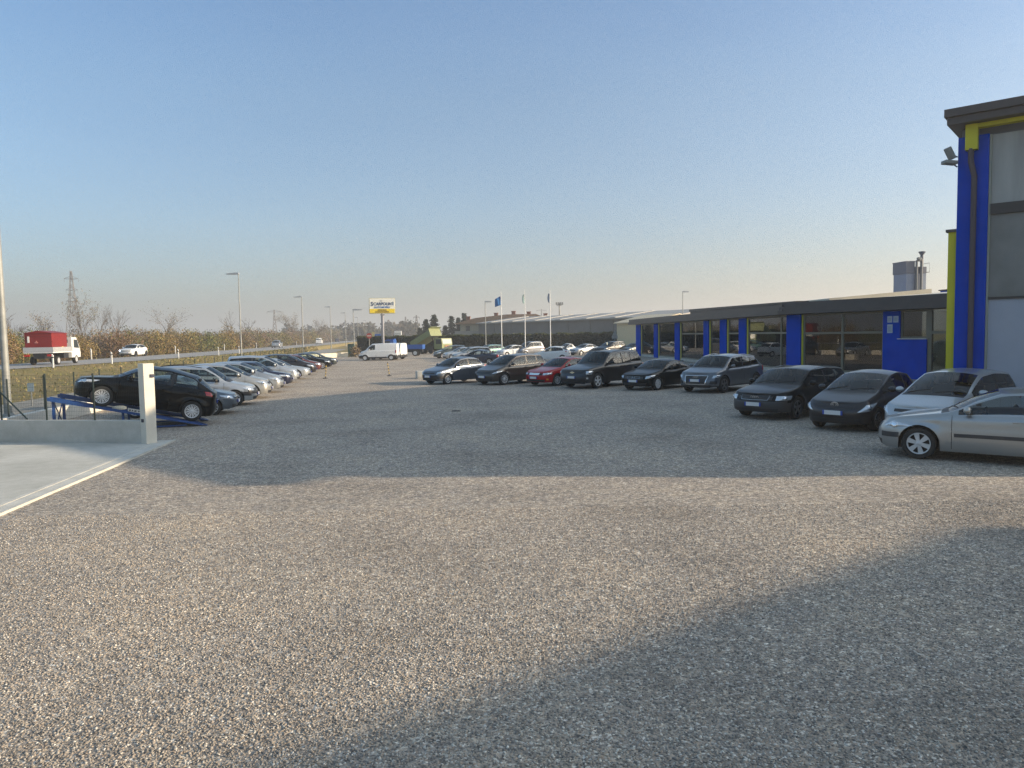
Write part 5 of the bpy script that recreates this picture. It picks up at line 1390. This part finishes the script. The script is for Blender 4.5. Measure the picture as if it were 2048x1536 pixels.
# red box on a white drop side lorry, on the road
TRH = Vector((-.16, 1, 0)).normalized(); TRA = math.atan2(TRH.y, TRH.x)
TRP = Vector((ku(107, 715) * 57, 57, ZR + .02)) + TRH * 2.58 + Vector((-TRH.y, TRH.x, 0)) * 1.06
tl = empty('flatbed_truck', TRP, TRA, 'white drop side lorry carrying a red metal box along the road', 'truck')
TW = pmat('truck_white', (.66, .67, .66), .4, coat=.5)
mb = MB(); mb.prism([(1.0, .5), (2.72, .5), (2.78, .85), (2.62, 1.25), (2.15, 2.0), (1.95, 2.15), (1.05, 2.15)], -.95, .95, 0, 'xz'); mb.build('cab', TW, tl, 30)
mb = MB(); mb.prism([(1.5, 1.3), (2.5, 1.25), (2.13, 1.95), (1.5, 1.95)], -.962, .962, 0, 'xz'); mb.build('side_window', pmat('truck_glass', (.04, .05, .06), .08), tl)
mb = MB(); mb.box(.97, .998, -.7, .7, 1.3, 1.95); mb.build('rear_window', pmat('truck_glass', (.04, .05, .06)), tl)
mb = MB(); mb.prism([(2.56, 1.33), (2.64, 1.30), (2.19, 2.0), (2.11, 2.0)], -.8, .8, 0, 'xz'); mb.build('windscreen', pmat('truck_glass', (.04, .05, .06)), tl)
mb = MB(); mb.box(-2.55, .93, -1.05, 1.05, .93, 1.02); mb.build('load_bed', TW, tl)
BRD = pmat('aluminium_board', (.45, .46, .47), .4, metal=.3, var=.05)
for a in ((-2.55, .93, -1.06, -1.02), (-2.55, .93, 1.02, 1.06), (-2.58, -2.551, -1.06, 1.06)):
    mb = MB(); mb.box(*a, 1.02, 1.38, 0); mb.build('drop_side', BRD, tl)
mb = MB(); mb.box(.93, .969, -1.0, 1.0, 1.02, 1.7); mb.box(.93, .965, -1.0, -.94, 1.7, 2.25); mb.box(.93, .965, .94, 1.0, 1.7, 2.25); mb.build('headboard', TW, tl)
mb = MB(); mb.box(-2.5, 2.4, -.4, .4, .5, .93); mb.box(-.6, .3, -1.0, -.55, .5, .85); mb.build('chassis', PLASTIC, tl)
for s in (1, -1):
    mb = MB(); mb.box(-2.6, -2.52, s * .62, s * 1.0, .68, .84); mb.build('tail_light', TAIL, tl)
wheels(tl, [(-1.45, s * .86, s) for s in (1, -1)] + [(1.9, s * .84, s) for s in (1, -1)], .34, .24)
bx = empty('metal_box', TRP + Vector((0, 0, 1.025)) - TRH * .12, TRA, 'red metal box with ridged lid on the bed of the white lorry', 'container')
REDB = pmat('red_metal', (.18, .011, .009), .5, var=.1, vscale=2)
mb = MB(); mb.box(-2.35, .35, -.95, .95, 0, 1.42); mb.build('body', REDB, bx)
mb = MB(); mb.prism([(-1.0, 1.423), (1.0, 1.423), (1.0, 1.46), (0, 1.64), (-1.0, 1.46)], -2.4, .4, 0, 'yz'); mb.build('lid', REDB, bx)
mb = MB(); mb.box(-2.35, .35, -.985, -.952, .74, .82); mb.box(-2.385, -2.352, -.95, .95, 1.2, 1.28)
mb.build('rib', REDB, bx)
mb = MB(); mb.box(-2.39, -2.353, .62, .75, .72, 1.2); mb.build('white_strip', WHITEP, bx)
mb = MB(); mb.box(-2.375, -2.353, .02, .25, .68, .74); mb.prism([(.06, .76), (.2, .76), (.13, .86)], -2.375, -2.353, 0, 'yz'); mb.build('emblem', pmat('faded_red_print', (.5, .2, .17), .6), bx)
mb = MB(); mb.prism([(-.95, .30), (-.9, .25), (-.35, .36), (-.4, .42)], -.962, -.952, 0, 'xz'); mb.build('yellow_mark', YEL, bx)

# green tipper at the yard end, body raised
GRN = pmat('tipper_green', (.19, .22, .085), .5, var=.08); GRD = pmat('military_green', (.055, .07, .03), .6, var=.1)
tp = empty('tipper_truck', (ku(866, 690) * 112, 112, 0), math.atan2(-.62, .78), 'green tipper lorry with its body raised at the far end of the yard', 'truck')
mb = MB(); mb.prism([(1.3, .75), (2.9, .75), (2.95, 1.5), (2.8, 2.32), (1.35, 2.36)], -1.1, 1.1, 0, 'xz'); mb.build('cab', GRN, tp, 30)
mb = MB(); mb.prism([(2.965, 1.5), (2.985, 1.52), (2.86, 2.2), (2.83, 2.2)], -.95, .95, 0, 'xz'); mb.build('windscreen', pmat('hazy_glass', (.35, .40, .38), .2), tp)
mb = MB(); mb.prism([(1.7, 1.5), (2.75, 1.5), (2.65, 2.2), (1.7, 2.2)], -1.112, 1.112, 0, 'xz'); mb.build('side_window', pmat('truck_glass', (.04, .05, .06)), tp)
mb = MB(); mb.box(2.9, 3.02, -1.1, 1.1, .6, .85); mb.build('bumper', GRD, tp)
mb = MB(); mb.box(2.955, 2.99, -.5, .5, 1.0, 1.3); mb.build('grille', pmat('rust_grille', (.3, .13, .05), .7), tp)
mb = MB(); mb.box(-3.3, 2.6, -.45, .45, .75, 1.0); mb.box(-1, 1.1, -1.0, -.5, .6, 1.1); mb.tube([(.6, 0, .9), (-.2, 0, 2.5)], .09, 8); mb.build('chassis', pmat('dark_chassis', (.03, .028, .024), .8), tp)
bd = MB(); bd.T = Matrix.Translation((-3.2, 0, 1.15)) @ Matrix.Rotation(-R(23), 4, 'Y')
bd.box(-.2, 4.2, -1.15, 1.15, 0, .08); bd.box(-.2, 4.2, -1.2, -1.151, -.02, .85); bd.box(-.2, 4.2, 1.151, 1.2, -.02, .85); bd.box(4.2, 4.26, -1.2, 1.2, -.1, 1.15); bd.box(-.26, -.2, -1.2, 1.2, -.02, .8); bd.box(4.2, 4.75, -1.18, 1.18, 1.1, 1.16)
bd.build('tipping_body', GRN, tp)
wheels(tp, [(x, s * .95, s) for x in (2.1, -1.4, -2.6) for s in (1, -1)], .5, .3, pmat('dark_hub', (.04, .05, .03), .7))
# blue flatbed behind the vans
bl = empty('flatbed_truck', (ku(808, 690) * 102, 102, 0), math.atan2(.05, -1), 'blue drop side lorry behind the white vans', 'truck')
BLU = pmat('truck_blue', (.02, .09, .33), .45, var=.06)
mb = MB(); mb.prism([(1.2, .6), (2.9, .6), (2.95, 1.2), (2.6, 2.2), (1.25, 2.25)], -1.0, 1.0, 0, 'xz'); mb.build('cab', BLU, bl, 30)
mb = MB(); mb.box(1.3, 2.3, -.7, .7, 2.253, 2.32); mb.box(1.2, 1.5, -.5, .5, 2.253, 2.40); mb.build('roof_deflector', BLU, bl)
mb = MB(); mb.prism([(1.7, 1.35), (2.75, 1.35), (2.5, 2.1), (1.7, 2.1)], -1.01, 1.01, 0, 'xz'); mb.build('side_window', pmat('truck_glass', (.04, .05, .06)), bl)
mb = MB(); mb.box(-2.7, 1.1, -1.1, 1.1, .95, 1.05); mb.build('load_bed', BLU, bl)
for a in ((-2.7, 1.1, -1.12, -1.08), (-2.7, 1.1, 1.08, 1.12), (-2.73, -2.701, -1.12, 1.12)):
    mb = MB(); mb.box(*a, 1.05, 1.55); mb.build('drop_side', BLU, bl)
mb = MB(); mb.box(-2.6, 2.5, -.4, .4, .55, .95); mb.build('chassis', PLASTIC, bl)
wheels(bl, [(x, s * .9, s) for x in (2.1, -1.7) for s in (1, -1)], .42, .26)

# ------------------------------------------------------------------ vegetation
def leafm(name, col, tr=.25):
    m, n, b = nodes(name); b.inputs['Base Color'].default_value = (*col, 1); b.inputs['Roughness'].default_value = .8; b.inputs['Specular IOR Level'].default_value = .15
    g = n.nodes.new('ShaderNodeNewGeometry')
    c = ramp(n, [(0, tuple(x * .75 for x in col)), (.5, col), (1, tuple(min(1, x * 1.3) for x in col))], g.outputs['Random Per Island'])
    n.links.new(c, b.inputs['Base Color'])
    return m
AUT = [leafm('leaf_olive', (.17, .155, .05)), leafm('leaf_ochre', (.21, .15, .06)), leafm('leaf_rust', (.18, .115, .07)), leafm('leaf_twig', (.20, .155, .12)), leafm('leaf_green', (.12, .14, .05))]
def bare_tree(name, label, p, h, spread, seed, group='bare trees beyond the road', leafy=0, nlev=4, dens=1.0, rr=None):
    rd = random.Random(seed); root = empty(name, p, 0, label, 'tree', group)
    r0 = rr or h * .016
    tm, cm = MB(), MB(); tips = []
    def grow(mb, a, d, l, r, lev):
        pts = [a]; rs = [r]; cur = a; dd = d
        for k in range(3):
            dd = (dd + Vector((rd.gauss(0, .13), rd.gauss(0, .13), rd.gauss(0, .06)))).normalized()
            cur = cur + dd * l / 3; pts.append(cur); rs.append(r * (1 - .22 * (k + 1)))
        mb.tube(pts, rs, 5 if lev < 2 else 3, 0, False)
        if lev >= nlev: tips.append(cur); return
        nb = rd.randint(3, 4) if lev else rd.randint(5, 7)
        for k in range(int(nb * dens + .5)):
            t = rd.uniform(.35, 1) if k else 1
            i = min(2, int(t * 3)); b_ = pts[i] + (pts[i + 1] - pts[i]) * (t * 3 - i)
            az = rd.uniform(0, 6.283); el = rd.uniform(.35, .95) * spread
            e = (dd + Vector((math.cos(az), math.sin(az), .25)) * el).normalized()
            grow(cm, b_, e, l * rd.uniform(.5, .72), max(r * .48, .012), lev + 1)
    grow(tm, Vector((0, 0, -.1)), Vector((0, 0, 1)), h * .5, r0, 0)
    tm.build('trunk', BARK, root, 60); cm.build('crown', BARK, root)
    if leafy:
        C = np.array([t for t in tips for _ in range(leafy)]) + rng.normal(0, h * .05, (len(tips) * leafy, 3))
        leaves('foliage', C, h * .018, AUT, rng.integers(0, 4, len(C)), root)
def up_(u, Y): return Vector((ku(u) * Y, Y, 0))
for k, (u, Y, vt, sp, lab) in enumerate(((93, 105, 622, .5, 'slim bare tree above the red lorry'), (10, 100, 625, .8, 'bare tree at the left edge behind the lamp pole'), (198, 140, 620, .9, 'bare tree with open twigs right of the tall pylon'),
        (225, 150, 624, .8, 'second bare tree right of the tall pylon'), (168, 128, 600, .7, 'bare brownish tree against the foot of the tall pylon'), (330, 140, 619, 1.2, 'broad spreading bare tree above the autumn thicket'),
        (466, 210, 626, .9, 'bare tree just left of the tallest lamp'), (492, 215, 640, 1.0, 'low bare tree just right of the tallest lamp'), (588, 300, 632, .5, 'narrow dark tree left of the second tallest lamp'),
        (630, 330, 642, .9, 'round headed bare tree behind the receding white van'), (40, 120, 640, .9, 'low bare tree between the lamp pole and the red lorry'))):
    bare_tree('bare_tree', lab, up_(u, Y), zat(u, vt, Y), sp, 40 + k, leafy=3 if k in (4, 5, 9, 0) else (9 if k == 8 else 0), rr=.05 + Y * .0006)
# thicket of autumn shrubs along the far side of the road
def thicket():
    C = []; S = []; MI = []
    Y = 62.0
    while Y < 520:
        for _ in range(2 if Y < 250 else 2):
            o = 41.5 + rng.random() * 11; t = Y * 1.01 + rng.normal(0, 1.0)
            hh = (3.0 + 1.5 * rng.random()) * (1 + max(0, Y - 200) / 420)
            if rng.random() < .2: hh *= 1.25
            if Y < 74: hh *= .8
            rad = 1.3 + rng.random() * 1.4 + Y / 220; n = int(2300 - 6 * min(280, Y)) if Y < 300 else 600
            sz = .085 + Y * .0009
            a = rng.normal(size=(n, 3)); a /= np.linalg.norm(a, axis=1)[:, None]; rr_ = rng.random(n) ** .45
            z = .15 + (a[:, 2] * rr_ * .5 + .5) * hh
            taper = 1 - .45 * (z / hh) ** 2
            b = rp(o, t)
            C.append(np.stack([b.x + a[:, 0] * rr_ * rad * taper, b.y + a[:, 1] * rr_ * rad * taper, z * (.86 + .3 * rng.random(n))], 1))
            S.append(np.full(n, sz) * (.6 + .8 * rng.random(n)))
            base = rng.choice([0, 1, 1, 2, 3, 4], p=[.26, .20, .14, .16, .14, .10])
            MI.append(np.where(rng.random(n) < .8, base, rng.integers(0, 5, n)))
        Y += 1.5 + Y / 95
    ob = leaves('thicket', np.concatenate(C), np.concatenate(S), AUT, np.concatenate(MI)); ob['kind'] = 'stuff'
    # thin upright shoots standing out of it
    m = MB()
    for k in range(2600):
        Y = 64 + 330 * random.random() ** 1.6; b = rp(42 + random.random() * 9, Y)
        h = 2.4 + 2.6 * random.random() + max(0, Y - 200) / 160; w_ = .010 + Y * .00008
        m.tube([(b.x, b.y, .3), (b.x + random.gauss(0, .35), b.y + random.gauss(0, .35), h)], [w_, w_ * .4], 3, 0, False)
    ob = m.build('shrub_shoots', pmat('twig_brown', (.20, .15, .11), .9)); ob['kind'] = 'stuff'
thicket()
# far belts of trees in the haze
def belt(name, spans, cols, kind='stuff'):
    C = []; S = []; MI = []
    for (u0, u1, Y0, Y1, h0, h1, n) in spans:
        for k in range(n):
            u = u0 + (u1 - u0) * rng.random(); Y = Y0 + (Y1 - Y0) * rng.random(); h = h0 + (h1 - h0) * rng.random(); c = up_(u, Y); rad = h * .42
            m_ = 150; a = rng.normal(size=(m_, 3)); a /= np.linalg.norm(a, axis=1)[:, None]; q = rng.random(m_) ** .5
            C.append(np.stack([c.x + a[:, 0] * q * rad, c.y + a[:, 1] * q * rad, h * .5 + a[:, 2] * q * h * .5], 1)); S.append(np.full(m_, h * .15) * (.6 + .8 * rng.random(m_))); MI.append(np.where(rng.random(m_) < .6, rng.integers(0, len(cols)), rng.integers(0, len(cols), m_)))
    ob = leaves(name, np.concatenate(C), np.concatenate(S), cols, np.concatenate(MI)); ob['kind'] = kind
FARC = [leafm('far_brown', (.085, .066, .05)), leafm('far_olive', (.07, .066, .04)), leafm('far_grey', (.075, .067, .06))]
belt('distant_trees', [(690, 830, 380, 560, 7, 14, 46), (560, 720, 480, 760, 8, 15, 40), (-60, 700, 700, 1100, 7, 13, 70), (820, 1000, 420, 600, 5, 9, 22), (1000, 2100, 500, 800, 5, 8, 30)], FARC)
def conifer(label, u, Y, vt, rad, seed, bare=.0, spine=0):
    p = up_(u, Y); h = zat(u, vt, Y); root = empty('conifer', p, 0, label, 'tree', 'dark conifers beyond the hedge')
    mb = MB(); mb.tube([(0, 0, 0), (0, 0, h * .97)], [h * .018, .04], 6); mb.build('trunk', BARK, root)
    r_ = np.random.default_rng(seed); C = []
    lv = np.arange(h * .12 + bare * h, h, h / 17)
    for z in lv:
        f = max(.06, (1 - z / h)) ** (.75 if not spine else .4); nb = 7
        for b in range(nb):
            a = r_.random() * 6.283; l = rad * f * (.55 + .6 * r_.random())
            t = r_.random(26) ** .6
            C.append(np.stack([np.cos(a) * t * l + r_.normal(0, .18, 26), np.sin(a) * t * l + r_.normal(0, .18, 26), z + h / 30 * r_.normal(0, .5, 26) - t * l * .22], 1))
    C = np.concatenate(C); leaves('crown', C, h * .045, [CONM, CONM2], r_.integers(0, 2, len(C)), root)
CONM = leafm('conifer_dark', (.022, .034, .022)); CONM2 = leafm('conifer_blue', (.032, .046, .034))
for a in (('broad dark conifer just right of the small pylons', 853, 175, 637, 2.6, 1), ('tall dark conifer behind the green tipper', 868, 172, 628, 2.7, 2), ('pointed conifer midway between tipper and house', 903, 185, 631, 2.7, 3),
          ('dark conifer close beside the cream house', 917, 190, 634, 2.2, 4), ('slim conifer with a bent top at the house corner', 929, 192, 625, 1.3, 5, .0, 1), ('low conifer behind the raised tipper body', 840, 180, 655, 2.0, 6), ('small conifer left of the house balcony', 890, 182, 650, 2.0, 7)): conifer(*a)
# long clipped hedge
HA, HBp = up_(712, 131), up_(1330, 111)
MHg, dh, LHg = frame_of(HA, HBp)
hg = empty('hedge', (0, 0, 0), 0, 'long clipped dark green hedge across the back of the yard', 'hedge')
HG = [leafm('hedge_dark', (.018, .026, .012)), leafm('hedge_mid', (.030, .042, .016)), leafm('hedge_lit_top', (.075, .085, .024))]  # top leaves coloured paler and yellower to show sunlight on the hedge top
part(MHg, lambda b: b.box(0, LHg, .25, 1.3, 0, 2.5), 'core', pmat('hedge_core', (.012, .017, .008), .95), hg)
n = 26000; xx = rng.random(n) * LHg; fz = rng.random(n); top_ = rng.random(n) < .35
hz_ = 2.66 + .10 * np.sin(xx * 1.7) + .06 * np.sin(xx * 5.1)
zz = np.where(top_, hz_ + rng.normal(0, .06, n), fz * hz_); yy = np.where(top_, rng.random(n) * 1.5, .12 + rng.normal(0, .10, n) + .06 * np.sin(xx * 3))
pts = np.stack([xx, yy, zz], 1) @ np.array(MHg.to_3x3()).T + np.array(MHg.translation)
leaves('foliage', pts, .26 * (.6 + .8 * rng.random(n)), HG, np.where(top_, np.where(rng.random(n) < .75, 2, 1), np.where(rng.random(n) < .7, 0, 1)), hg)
# shrub by the cabinet
sh = empty('shrub', up_(709, 101), 0, 'brown withered shrub in front of the green cabinet', 'shrub')
n = 500; a = rng.normal(size=(n, 3)); leaves('foliage', np.stack([a[:, 0] * .35, a[:, 1] * .3, .75 + a[:, 2] * .38], 1), .2, [AUT[3], AUT[1]], rng.integers(0, 2, n), sh)
mb = MB(); [mb.tube([(0, 0, 0), (random.gauss(0, .25), random.gauss(0, .2), 1.1)], .02, 4) for _ in range(6)]; mb.build('stem', BARK, sh)
# grass tufts on the verges
def tufts():
    N = 9000
    t = 18 + 150 * rng.random(N) ** 1.7; o = np.where(rng.random(N) < .8, 17 + 8.7 * rng.random(N), 35 + 7 * rng.random(N))
    z0 = np.interp(o, [p[0] for p in PROF], [p[1] for p in PROF])
    h = (.03 + .08 * rng.random(N) ** 2) * (1 + t / 90); w_ = .02 + .02 * rng.random(N) + t * .0005
    a = rng.random(N) * 6.283; lean_ = rng.normal(0, .35, (N, 2)) * h[:, None]
    oo_ = o + np.clip((o - 17) / 8, 0, 1) * np.interp(t, [p[0] for p in BEND], [p[1] for p in BEND]); bx_ = NLV.x * oo_ + RDV.x * t; by_ = NLV.y * oo_ + RDV.y * t
    V = np.stack([np.stack([bx_ - np.cos(a) * w_, by_ - np.sin(a) * w_, z0 - .01], 1), np.stack([bx_ + np.cos(a) * w_, by_ + np.sin(a) * w_, z0 - .01], 1), np.stack([bx_ + lean_[:, 0], by_ + lean_[:, 1], z0 + h], 1)], 1).reshape(-1, 3)
    ob = npmesh('grass', V, np.arange(3 * N).reshape(N, 3), [leafm('blade_olive', (.19, .17, .065)), leafm('blade_straw', (.26, .20, .10)), leafm('blade_green', (.14, .15, .05))], rng.choice(3, N, p=[.42, .36, .22])); ob['kind'] = 'stuff'
tufts()

# ------------------------------------------------------------------ haze over the plain
hz = MB(); hz.box(-2900, 2900, -400, 3800, -1.2, 62, 0)
m = bpy.data.materials.new('haze_air'); m.use_nodes = True; n_ = m.node_tree; n_.nodes.clear()
oo = n_.nodes.new('ShaderNodeOutputMaterial'); pv = n_.nodes.new('ShaderNodeVolumePrincipled')
pv.inputs['Color'].default_value = (.95, .95, .94, 1); pv.inputs['Density'].default_value = .0010; pv.inputs['Anisotropy'].default_value = .3
n_.links.new(pv.outputs[0], oo.inputs['Volume'])
ob = hz.build('haze', m); ob['kind'] = 'stuff'
